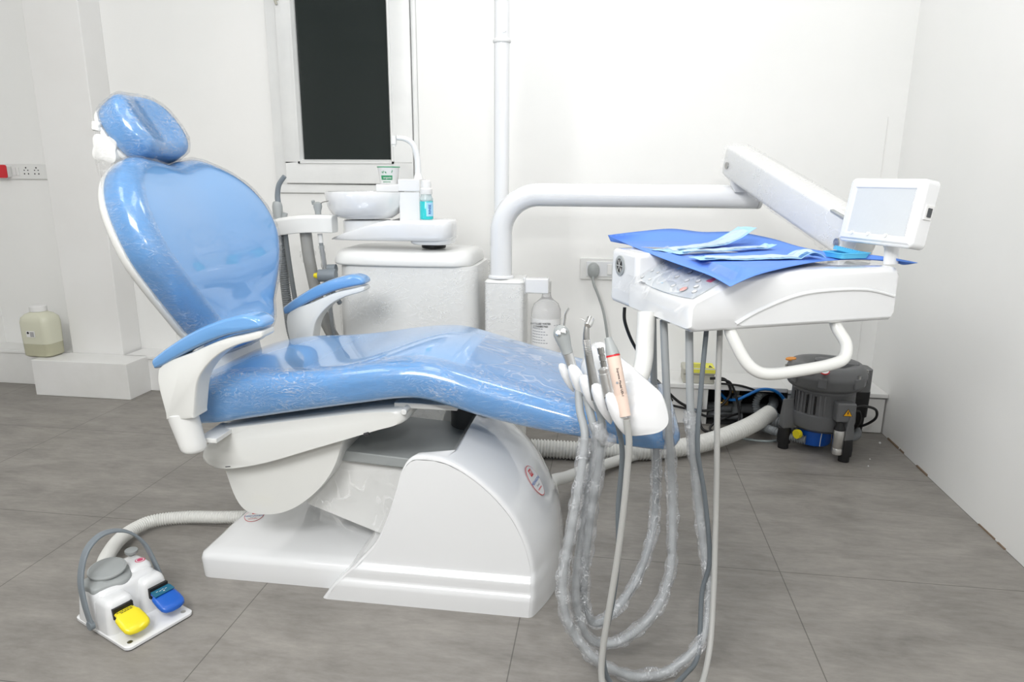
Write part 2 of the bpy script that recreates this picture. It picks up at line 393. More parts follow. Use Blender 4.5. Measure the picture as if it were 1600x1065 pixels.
# dirty gap where the right wall meets the floor
g = G(); random.seed(3)
y = 1.2
while y < 2.9:
    l = random.uniform(0.03, 0.13); hgt = random.uniform(0.003, 0.008)
    if random.random() < 0.75: g.bb((XR-random.uniform(0.002, 0.005), y, 0.0), (XR+0.001, y+l, hgt))
    y += l+random.uniform(0.0, 0.04)
struct('baseboard_stain', g, 'dirt', smooth=0)

# ---- window
win = thing('window_1', 'painted white window with a dark night-time pane', 'window', (-1.2075, YB, 0.97))
del win['label']; del win['category']; win['kind'] = 'structure'
g = G(); OX0, OX1 = -1.558, -0.868
yf = YB-0.014
g.bb((OX0, yf, 0.972), (OX1, YB, 1.012)); g.bb((OX0, yf, 1.012), (-1.507, YB, 2.36)); g.bb((-0.888, yf, 1.012), (OX1, YB, 2.36)); g.bb((-1.507, yf, 2.32), (-0.888, YB, 2.36))
obj('window_frame', g, 'window_paint', win, smooth=0, bevel=0.002)
g = G(); y0 = YB-0.026
g.bb((-1.504, y0, 1.016), (-0.892, YB, 1.110)); g.bb((-1.504, y0, 1.110), (-1.435, YB, 2.316)); g.bb((-0.983, y0, 1.110), (-0.892, YB, 2.316)); g.bb((-1.435, y0, 2.25), (-0.983, YB, 2.316))
sash = obj('window_sash', g, 'window_paint', win, smooth=0, bevel=0.003)
g = G()   # glazing bead, a sloped strip round the glass
bx0, bx1, bz0, bz1, bw = -1.438, -0.980, 1.106, 2.254, 0.018
def bead(a, b, inn):
    A, B = V(a), V(b); d = V(inn)*bw
    g.loft([[A, A+V((0, -0.031, 0)), A+d*0.5+V((0, -0.031, 0)), A+d+V((0, -0.012, 0)), A+d], [B, B+V((0, -0.031, 0)), B+d*0.5+V((0, -0.031, 0)), B+d+V((0, -0.012, 0)), B+d]])
bead((bx0, YB, bz0), (bx0, YB, bz1), (1, 0, 0)); bead((bx1, YB, bz0), (bx1, YB, bz1), (-1, 0, 0)); bead((bx0, YB, bz0), (bx1, YB, bz0), (0, 0, 1)); bead((bx0, YB, bz1), (bx1, YB, bz1), (0, 0, -1))
obj('glazing_bead', g, 'window_paint', sash, smooth=0)
obj('window_pane', G().bb((-1.432, YB+0.002, 1.113), (-0.985, YB+0.008, 2.25)), 'night_glass', sash, smooth=0)
g = G(); g.bb((-1.500, YB-0.029, 1.80), (-1.483, YB-0.024, 1.96)); g.tube(crom([(-1.492, YB-0.03, 1.785), (-1.496, YB-0.044, 1.82), (-1.494, YB-0.046, 1.87), (-1.489, YB-0.032, 1.93)], 6), 0.006, 8)
obj('window_latch', g, 'box_beige', win)

# ---- wall sockets
so = thing('power_socket', 'white wall socket plate behind the instrument tray, holding a grey round plug', 'socket', (-0.01, YB, 0.60))
obj('plate', plate(None, (-0.006, YB, 0.647), (1, 0, 0), (0, 0, 1), 0.236, 0.098, 0.012, '', None, 0.006), 'white_satin', so, bevel=0.003)
obj('module_frame', plate(None, (-0.012, YB-0.012, 0.647), (1, 0, 0), (0, 0, 1), 0.165, 0.068, 0.005, '', None, 0.004), 'white_gloss', so, bevel=0.0015)
obj('rocker_switch', plate(None, (0.010, YB-0.017, 0.647), (1, 0, 0), (0, 0, 1), 0.021, 0.048, 0.005, '', None, 0.002), 'label_white', so, bevel=0.0015)
obj('rocker_switch', plate(None, (0.040, YB-0.017, 0.647), (1, 0, 0), (0, 0, 1), 0.021, 0.048, 0.005, '', None, 0.002), 'label_white', so, bevel=0.0015)
pl = thing('plug_cable', 'grey power plug in the wall socket with its grey cable running down behind the handpieces', 'plug', (-0.062, YB-0.02, 0.62))
g = G(); g.loft([[V((-0.062+rx*math.cos(a), YB-0.017-d, 0.645+rz*math.sin(a)-0.006*(math.sin(a) < 0))) for a in [2*PI*k/24 for k in range(24)]] for rx, rz, d in ((0.025, 0.031, 0), (0.027, 0.034, 0.012), (0.024, 0.03, 0.028), (0.014, 0.018, 0.036))])
obj('plug_body', g, 'grey_mid', pl)
obj('cable', hose([(-0.062, 3.085, 0.618), (-0.06, 3.08, 0.59), (-0.035, 3.075, 0.53), (-0.010, 3.07, 0.46), (0.01, 3.06, 0.36), (0.03, 3.05, 0.22), (0.05, 3.0, 0.188), (0.15, 2.99, 0.188)], 0.0058), 'grey_mid', pl)
so2 = thing('socket_strip', 'long white multi-socket strip on the wall left of the column', 'socket', (-2.97, YB, 1.03))
obj('plate', plate(None, (-2.955, YB, 1.062), (1, 0, 0), (0, 0, 1), 0.40, 0.074, 0.012, '', None, 0.005), 'white_satin', so2, bevel=0.003)
for cx in (-2.872, -2.815):
    g = G()
    for dx, dz, r in ((0, 0.016, 0.0038), (-0.010, 0.004, 0.003), (0.010, 0.004, 0.003), (-0.011, -0.013, 0.0036), (0.011, -0.013, 0.0036)):
        g.cyl((cx+dx, YB-0.0115, 1.064+dz), (cx+dx, YB-0.0128, 1.064+dz), r, n=10)
    obj('socket_holes', g, 'black_ink', so2)
for cx in (-2.935, -2.917): obj('rocker_switch', G().box((cx, YB-0.014, 1.062), (0.014, 0.006, 0.038)), 'label_white', so2, bevel=0.001)
ad = thing('plug_adapter', 'white square plug with a red rim in the socket strip at the left edge', 'plug', (-3.0, YB-0.03, 1.03))
obj('body', plate(None, (-2.978, YB-0.012, 1.062), (1, 0, 0), (0, 0, 1), 0.052, 0.058, 0.035, '', None, 0.008), 'white_satin', ad, bevel=0.003)
obj('rim', plate(None, (-2.978, YB-0.042, 1.062), (1, 0, 0), (0, 0, 1), 0.057, 0.063, 0.006, '', None, 0.009), 'red', ad)
tag(obj('wall_hook', G().cyl((-0.535, YB-0.01, 0.665), (-0.535, YB, 0.665), 0.006).tube([(-0.535, YB-0.008, 0.665), (-0.525, YB-0.05, 0.672), (-0.505, YB-0.06, 0.660)], 0.005, 8), 'black_rubber'), 'tiny black hook on the wall right of the basin cabinet', 'hook')

# ---- jerry can on the column base
jc = thing('jerry_can', 'translucent plastic can with a little yellowish liquid standing on the ledge by the column', 'can', (-2.76, 3.0, 0.178))
CX, CY = -2.732, 2.905
def rr(cx, cy, z, hx, hy, r, n=6):
    out = []
    for sx, sy, a0 in ((1, 1, 0), (-1, 1, PI/2), (-1, -1, PI), (1, -1, 1.5*PI)):
        for k in range(n+1):
            a = a0+PI/2*k/n; out.append(V((cx+sx*(hx-r)+r*math.cos(a), cy+sy*(hy-r)+r*math.sin(a), z)))
    return out
jx, jy = -2.745, 2.925
obj('liquid', G().loft([rr(jx, jy, z, a, b, 0.03) for z, a, b in ((0.179, 0.066, 0.048), (0.187, 0.075, 0.056), (0.245, 0.076, 0.057))]), 'canister_liquid', jc)
obj('shell', G().loft([rr(jx, jy, z, a, b, min(a, b, r)-1e-4) for z, a, b, r in ((0.2455, 0.076, 0.057, 0.03), (0.30, 0.077, 0.058, 0.03), (0.35, 0.0775, 0.058, 0.03), (0.372, 0.074, 0.055, 0.032), (0.388, 0.060, 0.045, 0.034), (0.396, 0.040, 0.036, 0.034), (0.400, 0.036, 0.034, 0.033))], cap0=False), 'canister', jc, smooth=60)
obj('cap', G().lathe([(0.034, 0.400), (0.037, 0.401), (0.037, 0.424), (0.033, 0.428), (0.001, 0.428)], (jx, jy, 0)), 'label_white', jc)
lb = plate('label', (jx-0.008, jy-0.0585, 0.296), (1, 0, 0), (0, 0, 1), 0.046, 0.030, 0.001, 'label_white', jc)
obj('print_mark', G().cyl((jx-0.021, jy-0.0597, 0.302), (jx-0.021, jy-0.0602, 0.302), 0.006), 'black_ink', lb)
g = G()
for k in range(4): g.bb((jx-0.010, jy-0.0602, 0.305-k*0.006), (jx+0.010, jy-0.0597, 0.3025-k*0.006))
obj('print', g, 'black_ink', lb)

# ================================================================ DENTAL CHAIR
CYc = 1.728
ch = thing('dental_chair', 'dental treatment chair with sky blue upholstery wrapped in clear film on a glossy white base', 'dental chair', (-0.6, CYc, 0))
# backrest
th = math.radians(21.8); O = V((-1.060, CYc, 0.660)); U = V((-math.sin(th), 0, math.cos(th))); W = V((0, 1, 0)); Nn = V((math.cos(th), 0, math.sin(th)))
prof = [(-0.085, 0.080), (-0.065, 0.130), (-0.035, 0.162), (0.0, 0.192), (0.06, 0.240), (0.12, 0.280), (0.18, 0.308), (0.24, 0.314), (0.30, 0.303), (0.35, 0.278), (0.395, 0.236), (0.43, 0.178), (0.447, 0.125), (0.440, 0.060), (0.430, 0.0)]
half = [(a, b) for a, b in prof]
ol = [(-0.09, 0.0)]+half[:-1]+[(0.428, 0.0)]+[(a, -b) for a, b in reversed(half[:-1])]
def smooth_ol(ol, n=5, sc=1.0, c=(0.14, 0)):
    return [(c[0]+(p.x-c[0])*sc, c[1]+(p.y-c[1])*sc) for p in crom([(a, b, 0) for a, b in ol], n, closed=True)]
BOW = lambda u: 0.050*(1-((max(u, 0.0)-0.22)/0.25)**2)
def dish(u, wv):
    return -0.018*math.exp(-(wv/0.20)**2)*max(0, min(1, (u+0.15)/0.2))+0.012*math.exp(-((u+0.05)/0.09)**2)*math.exp(-(wv/0.16)**2)
ob = smooth_ol(ol)
def bowed(g, f=1.0):
    for i, v in enumerate(g.v): g.v[i] = v+Nn*BOW((v-O).dot(U))*f
    return g
back = obj('backrest', bowed(pad(ob, O, U, W, Nn, 0.082, 0.045, dish, rings=8, inner=10)), 'blue_vinyl', ch, smooth=180, sub=1)
back['label'] = 'sky blue padded backrest with a glossy surface'
def film_shell(name, ob, O, U, W, Nn, h, edge, off, seed, parent, m='pad_film', amp=0.003, cut=None, freq=60):
    cen = V((sum(a for a, b in ob)/len(ob), sum(b for a, b in ob)/len(ob), 0))
    big = []
    for a, b in ob:
        d = V((a, b, 0))-cen; q = V((a, b, 0))+d.normalized()*off; big.append((q.x, q.y))
    g = pad(big, O, U, W, Nn, h+off, edge+off*0.5, dish, rings=10, inner=1 if cut else 12)
    fr = []
    for i, v in enumerate(g.v):
        f = noise.noise(v*freq+V((seed, 0, 0)))+0.5*noise.noise(v*freq*2.3)
        g.v[i] = v+(v-(O+U*cen.x+Nn*h*0.5)).normalized()*abs(f)*amp
    g.f = [f for f in g.f if len(f) == 4]
    if cut: bowed(g)
    if cut: n = len(big); g.f = g.f[:n*cut]
    return obj(name, g, m, parent, smooth=180)
film_shell('film_wrap', smooth_ol(ol, 10), O, U, W, Nn, 0.084, 0.045, 0.003, 2, back, cut=13, amp=0.005, freq=38)
shell = obj('backrest_shell', bowed(pad(smooth_ol(ol, 5, 1.006), O-Nn*0.030+U*(-0.004), U, W, Nn, 0.038, 0.004, None, rings=2, inner=3, roundback=0.026)), 'white_warm', ch, smooth=180, sub=1)
shell['label'] = 'off-white moulded shell behind the blue backrest'
# hinge cover that joins backrest and seat
g = G(); rings = []
for x, z, hw, t in ((-1.075, 0.660, 0.165, 0.030), (-1.065, 0.600, 0.160, 0.050), (-1.055, 0.525, 0.150, 0.06), (-1.01, 0.46, 0.145, 0.06)):
    rings.append([V((x+t*ca*0.9, CYc+hw*sa, z+t*ca*0.4)) for ca, sa in [(math.copysign(abs(math.cos(a))**0.6, math.cos(a)), math.copysign(abs(math.sin(a))**0.6, math.sin(a))) for a in [2*PI*k/24 for k in range(24)]]])
obj('hinge_cover', g.loft(rings), 'white_warm', ch, smooth=60)
# headrest
thh = math.radians(34); OH = V((-1.205, CYc, 1.072)); UH = V((-math.sin(thh), 0, math.cos(thh))); NH = V((math.cos(thh), 0, math.sin(thh)))
hp = [(0.0, 0.0), (0.0, 0.05), (0.010, 0.085), (0.045, 0.108), (0.095, 0.112), (0.140, 0.098), (0.170, 0.068), (0.182, 0.03)]
oh = hp+[(0.184, 0.0)]+[(a, -b) for a, b in reversed(hp[1:])]
def dish(u, wv): return -0.016*math.exp(-((wv)/0.06)**2)
ohs = smooth_ol(oh)
hd = obj('headrest', pad(ohs, OH, UH, W, NH, 0.086, 0.034, dish, rings=8, inner=8), 'blue_vinyl', ch, smooth=180, sub=1)
hd['label'] = 'small blue headrest cushion wrapped in crinkled clear film'
film_shell('film_wrap', smooth_ol(oh, 12), OH, UH, W, NH, 0.088, 0.034, 0.003, 9, hd, m='pad_film', amp=0.005, freq=32)
g = pad(smooth_ol(oh, 4, 0.97), OH-NH*0.012, UH, W, NH, 0.014, 0.002, None, rings=2, inner=2, roundback=0.004)
hb = obj('headrest_plate', g, 'white_satin', hd, smooth=50)
br = obj('headrest_bracket', G().tube([OH-NH*0.03+UH*0.10, OH-NH*0.045+UH*0.0, OH-NH*0.035-UH*0.08], 0.026, 12, flat=0.45).cyl(OH-NH*0.012+UH*0.1, OH-NH*0.04+UH*0.1, 0.03), 'white_satin', ch)
for c, rr_, lab in ((V((-1.2614, 1.6600, 1.1132)), 0.036, 0), (V((-1.2771, 1.6600, 1.1667)), 0.013, 0)):
    gk = G(); x_, y_ = UH, NH
    ring = []
    for k in range(48):
        a = 2*PI*k/48; r = rr_*(1+0.14*math.cos(4*a)); ring.append((x_*math.cos(a)+y_*math.sin(a))*r)
    gk.loft([[c+q*s+W*t for q in ring] for s, t in ((0.75, -0.045), (0.97, -0.042), (1, -0.03), (1, -0.012), (0.9, -0.008), (0.3, -0.006), (0.3, 0.03))])
    k_ = obj('clamp_knob', gk, 'white_satin', br, smooth=40)
obj('bracket_film', G().ball(OH-NH*0.03+UH*0.03+W*(-0.10), 0.06, 10, (0.8, 0.5, 1.3)), 'wrap_film', br, smooth=180)

# seat and leg rest: one long cushion lofted along x
nrm = lambda v: v
st = [  # x, top z at the edge, bottom z, half width, crown
 (-1.078, 0.500, 0.452, 0.150, 0.0), (-1.072, 0.515, 0.440, 0.190, 0.0), (-1.055, 0.530, 0.432, 0.218, 0.002), (-1.02, 0.546, 0.429, 0.236, 0.004), (-0.96, 0.562, 0.436, 0.243, 0.004), (-0.88, 0.574, 0.452, 0.245, 0.0), (-0.78, 0.580, 0.472, 0.245, -0.006),
 (-0.67, 0.593, 0.493, 0.245, -0.006), (-0.56, 0.612, 0.513, 0.245, 0.0), (-0.48, 0.622, 0.527, 0.245, 0.006), (-0.42, 0.623, 0.528, 0.245, 0.008), (-0.36, 0.612, 0.515, 0.245, 0.008), (-0.28, 0.590, 0.493, 0.245, 0.006), (-0.16, 0.560, 0.470, 0.244, 0.004),
 (-0.03, 0.528, 0.452, 0.243, 0.004), (0.06, 0.507, 0.438, 0.240, 0.004), (0.13, 0.490, 0.430, 0.232, 0.004), (0.165, 0.478, 0.428, 0.212, 0.002), (0.183, 0.467, 0.432, 0.180, 0.0), (0.188, 0.456, 0.440, 0.150, 0.0)]
sp = crom([V((a, b, c)) for a, b, c, d, e in st], 3); sq = crom([V((a, d, e)) for a, b, c, d, e in st], 3)
rings = []
for P_, Q_ in zip(sp, sq):
    x, zt, zb = P_; hw, cr = Q_.y, Q_.z; H2 = (zt-zb); ring = []
    er = min(0.040, H2*0.46, hw*0.5)
    for k in range(7):     # near bottom corner, near top edge
        a = PI/2*k/6; ring.append(V((x, CYc-hw+er-er*math.cos(a), zt-er+er*math.sin(a))))
    for k in range(1, 14):
        s = -1+2*k/14; ring.append(V((x, CYc+s*(hw-er), zt+cr*(1-s*s)+0.004*(1-s*s))))
    for k in range(7):
        a = PI/2*k/6; ring.append(V((x, CYc+hw-er+er*math.sin(a), zt-er+er*math.cos(a))))
    ring.append(V((x, CYc+hw-0.003, zb+0.018))); ring.append(V((x, CYc+hw-0.018, zb)))
    for k in range(1, 4): ring.append(V((x, CYc+(hw-0.018)*(1-k/2), zb)))
    ring[-1] = V((x, CYc-hw+0.018, zb)); ring.append(V((x, CYc-hw+0.003, zb+0.018)))
    rings.append(ring)
seat = obj('seat_cushion', G().loft(rings), 'blue_vinyl', ch, smooth=180, sub=1)
seat['label'] = 'long sky blue seat and leg cushion with a raised knee bend'
# loose transparent cover over the leg end and crinkled film along the near side
fr = []
for i, r_ in enumerate(rings):
    fr.append([])
    for k in range(0, 8):
        v = r_[k]; n = V((0, -1, 0)).lerp(V((0, 0, 1)), k/7).normalized()
        f = noise.noise(V((v.x*22, v.z*80, k*0.7)))+0.5*noise.noise(v*70)
        fr[-1].append(v+n*(0.0035+0.003*abs(f)))
    fr[-1].insert(0, r_[-1]+V((0, -0.004-0.002*abs(noise.noise(V((r_[0].x*30, 1, 2)))), 0.004)))
big = []
for i in range(len(fr)-1):
    for s in range(3): big.append([fr[i][k].lerp(fr[i+1][k], s/3)+V((0, -1, 0))*0.0015*noise.noise(fr[i][k].lerp(fr[i+1][k], s/3)*130) for k in range(9)])
obj('film_wrap', G().loft(big, closed=False, cap0=False, cap1=False), 'pad_film', seat, smooth=180)
g = G(); rows = []
for i in range(0, 30):
    t = i/29; x = lerp(-0.33, 0.17, t); k = min(range(len(sp)), key=lambda q: abs(sp[q].x-x)); j = k+1 if sp[k].x < x and k < len(sp)-1 else k
    i0 = max(0, min(len(sp)-2, j-1)); tt = (x-sp[i0].x)/max(1e-6, sp[i0+1].x-sp[i0].x); zt = lerp(sp[i0].y, sp[i0+1].y, tt); row = []
    for s in range(15):
        u_ = -1+2*s/14; y = CYc+u_*(0.185-0.02*t)
        row.append(V((x, y, zt+0.0145+0.0012*noise.noise(V((x*20, y*14, 3)))-(0.005 if abs(u_) > 0.98 else 0))))
    rows.append(row)
cv = obj('leg_cover_sheet', G().loft(rows, closed=False, cap0=False, cap1=False), 'clear_sheet', seat, smooth=180)
cv['label'] = 'clear plastic sheet laid over the leg end'

# seat frame shell
def spline_poly(p, n=4): return crom(p, n, closed=True)
def xzloft(poly, ys, mid, sub=1):
    """poly: list (x,z); ys: list of (y, scale) giving a rounded side"""
    c = V((sum(p[0] for p in poly)/len(poly), 0, sum(p[1] for p in poly)/len(poly)))
    return G().loft([[V((c.x+(a-c.x)*s, y, c.z+(b-c.z)*s)) for a, b in poly] for y, s in ys])
def both(yn, e, s0=0.94):
    yf_ = 2*CYc-yn
    return [(yn+0.0, s0), (yn+e*0.15, s0+(1-s0)*0.6), (yn+e*0.5, s0+(1-s0)*0.9), (yn+e, 1.0), (yf_-e, 1.0), (yf_-e*0.5, s0+(1-s0)*0.9), (yf_-e*0.15, s0+(1-s0)*0.6), (yf_, s0)]
fp = [(-0.985, 0.418), (-0.85, 0.444), (-0.70, 0.470), (-0.58, 0.490), (-0.494, 0.498), (-0.473, 0.492), (-0.470, 0.470), (-0.49, 0.458), (-0.528, 0.446), (-0.612, 0.416), (-0.72, 0.378), (-0.838, 0.336), (-0.93, 0.312), (-0.985, 0.306), (-1.020, 0.318), (-1.030, 0.338), (-1.018, 0.366), (-0.995, 0.388)]
frm = obj('seat_frame', xzloft([(p.x, p.z) for p in crom([V((a, 0, b)) for a, b in fp], 3, closed=True)], both(1.520, 0.05, 0.93), CYc), 'white_warm', ch, smooth=50)
frm['label'] = 'off-white moulded frame shell under the seat'
for q_ in (((-0.957, 1.524, 0.318), (-0.943, 1.524, 0.320)), ((-0.578, 1.518, 0.430), (-0.566, 1.518, 0.434))): obj('screw_recess', G().cyl(q_[0], q_[1], 0.0045, n=8), 'black_ink', frm)
obj('frame_bar', G().box((-0.43, 1.60, 0.500), (0.16, 0.10, 0.014)).cyl((-0.475, 1.515, 0.495), (-0.475, 1.56, 0.495), 0.008, n=10), 'white_satin', ch, bevel=0.003)
shp = [(-0.650, 0.42), (-0.654, 0.375), (-0.672, 0.325), (-0.700, 0.280), (-0.738, 0.238), (-0.785, 0.200), (-0.835, 0.176), (-0.880, 0.168), (-0.922, 0.170), (-0.948, 0.186), (-0.968, 0.225), (-0.985, 0.290), (-1.0, 0.34), (-0.9, 0.38), (-0.75, 0.42)]
sh = obj('lift_shroud', xzloft([(p.x, p.z) for p in crom([V((a, 0, b)) for a, b in shp], 3, closed=True)], both(1.556, 0.03, 0.97), CYc), 'white_warm', ch, smooth=50)
# lift arm
lp = [(-0.79, 0.350), (-0.688, 0.346), (-0.485, 0.334), (-0.30, 0.32), (-0.30, 0.08), (-0.58, 0.10), (-0.79, 0.175)]
la = obj('lift_arm', G().prism([(a, 1.622, b) for a, b in lp], (0, 0.22, 0)), 'white_satin', ch, smooth=0, bevel=0.004)
obj('lift_top_shade', G().prism([(a, 1.60, b) for a, b in [(-0.74, 0.349), (-0.69, 0.350), (-0.485, 0.337), (-0.30, 0.324), (-0.30, 0.300), (-0.485, 0.309), (-0.69, 0.320), (-0.74, 0.320)]], (0, 0.30, 0)), 'grey_mid', la, smooth=0, bevel=0.004)['label'] = 'top of the lifting arm, its shade put into the grey colour'  # white arm's top is shaded; the shade is painted as grey
g = G(); rows = []
for i in range(14):
    t = i/13; row = []
    for j in range(10):
        s = j/9; a = V((-0.69, 1.612, 0.29)).lerp(V((-0.50, 1.612, 0.30)), t); b = V((-0.78, 1.60, 0.185)).lerp(V((-0.585, 1.56, 0.108)), t)
        q = a.lerp(b, s); row.append(q+V((0, -0.006*noise.noise(q*22)-0.003, 0)))
    rows.append(row)
obj('film_sheet', g.loft(rows, closed=False, cap0=False, cap1=False), 'clear_sheet', la, smooth=180)
g = G(); g.loft([rr(-0.375, 1.93, z, a, 0.09, 0.05) for z, a in ((0.33, 0.07), (0.415, 0.07), (0.425, 0.062))])
obj('bellows_cap', g, 'grey_dark', ch, smooth=40)
# base plate and base cover
g = G().loft([rr(-0.62, 1.73, z, 0.436-i_, 0.225-i_, 0.03) for z, i_ in ((0.0, 0.002), (0.052, 0.0), (0.064, 0.004), (0.070, 0.016), (0.071, 0.05))])
bp_ = obj('base_plate', g, 'white_gloss', ch, smooth=60)
bp_['label'] = 'low glossy white foot plate at the left of the base'
near = [(-0.690, 0.0), (-0.655, 0.045), (-0.617, 0.082), (-0.603, 0.094), (-0.555, 0.150), (-0.525, 0.215), (-0.500, 0.29), (-0.482, 0.352), (-0.462, 0.382), (-0.435, 0.390), (-0.372, 0.384), (-0.305, 0.350), (-0.245, 0.300), (-0.200, 0.246), (-0.172, 0.190), (-0.156, 0.140), (-0.150, 0.100), (-0.148, 0.050), (-0.151, 0.0)]
cent = [(-0.690, 0.0), (-0.655, 0.045), (-0.617, 0.082), (-0.603, 0.094), (-0.555, 0.150), (-0.50, 0.215), (-0.45, 0.30), (-0.42, 0.36), (-0.395, 0.392), (-0.375, 0.405), (-0.345, 0.404), (-0.290, 0.383), (-0.235, 0.348), (-0.185, 0.300), (-0.150, 0.250), (-0.120, 0.195), (-0.104, 0.145), (-0.094, 0.070), (-0.088, 0.0)]
nn = [V((a, 0, b)) for a, b in near]; cc = [V((a, 0, b)) for a, b in cent]
nn = crom(nn, 4); cc = crom(cc, 4)
rings = []; Yn = 1.462
ts = [(-1, 0.965), (-0.995, 0.985), (-0.98, 0.997), (-0.95, 1.0)]+[(-1+2*k/24, 1.0) for k in range(1, 24)]+[(0.95, 1.0), (0.98, 0.997), (0.995, 0.985), (1, 0.965)]
for s, scl in ts:
    f = (1-abs(s)**2.2); ring = []
    for i, (p, q) in enumerate(zip(nn, cc)):
        v = p.lerp(q, f); z = v.z
        hh = (CYc-Yn); step = 0.017*(1-max(0, min(1, (0.100-z)/0.012)))+0.009*(1-max(0, min(1, (0.062-z)/0.014)))
        step += 0.05*max(0, z-0.1)
        yy = CYc+s*(hh-step); x = v.x
        if abs(s) < 0.86 and z > 0.10: x = max(x, -0.380+0.03*max(0, (z-0.36)/0.04))
        c = V((-0.36, 0, 0.12)); x = c.x+(x-c.x)*scl; zz = c.z+(z-c.z)*scl if z > 0.02 else z
        ring.append(V((x, yy, zz)))
    rings.append(ring)
r0 = rings[0]; zl = sorted(set([0.0, 0.02, 0.040, 0.052, 0.056, 0.060, 0.064, 0.076, 0.084, 0.088, 0.092, 0.096, 0.100, 0.106]+[0.106+0.281*k/20 for k in range(21)]))
def xat(side, z):
    top = max(range(len(r0)), key=lambda k: r0[k].z); seg = r0[:top+1] if side == 0 else r0[top:][::-1]
    for p, q in zip(seg, seg[1:]):
        if p.z <= z <= q.z+1e-9: return lerp(p.x, q.x, (z-p.z)/max(1e-9, q.z-p.z))
    return seg[-1].x
patch = []
def sm(t): t = max(0, min(1, t)); return t*t*(3-2*t)
for z in zl:
    z2 = min(z, max(p.z for p in r0)-0.001); a, b = xat(0, z2), xat(1, z2)
    st_ = 0.017*sm((z-0.086)/0.012)+0.009*sm((z-0.050)/0.010)
    yv = Yn-0.0008+st_+0.05*max(0, z-0.1)
    patch.append([V((lerp(a, b, k/10), yv, z2)) for k in range(11)])
cg = G().loft(rings, cap0=False); cg.loft(patch, closed=False, cap0=False, cap1=False)
cov = obj('base_cover', cg, 'white_gloss', ch, smooth=55)
cov['label'] = 'glossy white fin-shaped cover at the right of the base'

# ---- armrests (near one and its copy)
def armrest(yn, yshift):
    T = 0.060
    sup = [(-1.023, 0.612), (-0.935, 0.655), (-0.858, 0.688), (-0.80, 0.703), (-0.765, 0.712), (-0.758, 0.706), (-0.765, 0.694), (-0.823, 0.676), (-0.872, 0.650), (-0.911, 0.612), (-0.931, 0.575), (-0.945, 0.507), (-0.952, 0.494), (-1.012, 0.488), (-1.018, 0.505)]
    padp = [(-1.034, 0.618), (-1.036, 0.634), (-1.020, 0.648), (-0.985, 0.672), (-0.932, 0.703), (-0.880, 0.726), (-0.830, 0.742), (-0.795, 0.748), (-0.768, 0.742), (-0.755, 0.728), (-0.762, 0.716), (-0.80, 0.708), (-0.86, 0.692), (-0.94, 0.657), (-1.02, 0.614)]
    def mk(poly, y0, y1, e, s0, c=None):
        p = [V((q.x, 0, q.z)) for q in crom([V((a, 0, b)) for a, b in poly], 4, closed=True)]; m = len(p); R = []
        nor = []
        area2 = sum(p[i].x*p[(i+1) % m].z-p[(i+1) % m].x*p[i].z for i in range(m)); sg = -1 if area2 > 0 else 1
        for i in range(m):
            t = (p[(i+1) % m]-p[i-1]).normalized(); nor.append(V((-t.z, 0, t.x))*sg)
        for k in range(6):
            a = PI/2*k/5; R.append([V((q.x, y0+e*(1-math.sin(a)), q.z))-n*(-e*s0*(1-math.cos(a)))*-1 for q, n in zip(p, nor)])
        R = R[::-1]
        # R now runs from inset centre ring to the full ring
        A = [[V((q.x, y0+e*(1-math.cos(PI/2*k/5)), q.z))-n*(-1)*(-1)*0 for q, n in zip(p, nor)] for k in range(6)]
        def clean(r_):
            for it in range(30):
                bad = False
                for i in range(m):
                    j = (i+1) % m
                    if (r_[j]-r_[i]).dot(p[j]-p[i]) < -1e-12:
                        c = (r_[i]+r_[j])/2; r_[i] = c; r_[j] = c.copy(); bad = True
                if not bad: break
            return r_
        rings = []
        for k in range(6):
            a = PI/2*k/5; ins = e*s0*(1-math.sin(a)); rings.append([V((q.x+n.x*(-ins), y0+e*(1-math.cos(a)), q.z+n.z*(-ins))) for q, n in zip(p, nor)])
        for k in range(6):
            a = PI/2*(5-k)/5; ins = e*s0*(1-math.sin(a)); rings.append([V((q.x+n.x*(-ins), y1-e*(1-math.cos(a)), q.z+n.z*(-ins))) for q, n in zip(p, nor)])
        rings = [clean(r_) for r_ in rings]
        return G().loft(rings)
    y0 = yn+yshift
    a = obj('armrest', mk(sup, y0, y0+T, 0.010, 0.35), 'white_warm', ch, smooth=50)
    a['label'] = 'white gooseneck armrest support'
    pd = obj('armrest_pad', mk(padp, y0-0.006, y0+T+0.006, 0.024, 0.34), 'blue_vinyl', a, smooth=50)
    pd['label'] = 'sky blue curved armrest pad'
    g = G(); R = []
    for z, hx, hy, dx in ((0.407, 0.020, 0.024, 0), (0.402, 0.022, 0.026, 0), (0.406, 0.027, 0.031, 0), (0.412, 0.029, 0.033, 0), (0.425, 0.0295, 0.033, 0), (0.485, 0.034, 0.033, -0.006), (0.498, 0.0345, 0.033, -0.008), (0.500, 0.030, 0.030, -0.008)):
        R.append([V((-0.978-(0.5-z)*(-0.06)+dx*0+hx*math.cos(2*PI*k/28)-0.018*((z-0.4)/0.1), y0+0.03+hy*math.sin(2*PI*k/28), z+0.006*math.cos(2*PI*k/28)*((z-0.4)/0.1))) for k in range(28)])
    obj('armrest_socket', g.loft(R[1:]), 'white_satin', a, smooth=50)
    s = 1 if yshift == 0 else -1; yy = y0+T if yshift == 0 else y0
    obj('armrest_bracket', G().box((-0.955, yy+s*0.05, 0.418), (0.05, 0.11, 0.012)), 'white_satin', a, bevel=0.002)
    return a
armrest(1.395, 0); armrest(1.395, 0.655)

def decal_on(target, pos, dirv):
    """nearest surface point and normal of an already built mesh, searched in world space"""
    dg = bpy.context.evaluated_depsgraph_get(); loc = V(pos)-rootloc(target)
    ok, p, n, i = target.closest_point_on_mesh(loc)
    return p+rootloc(target), n
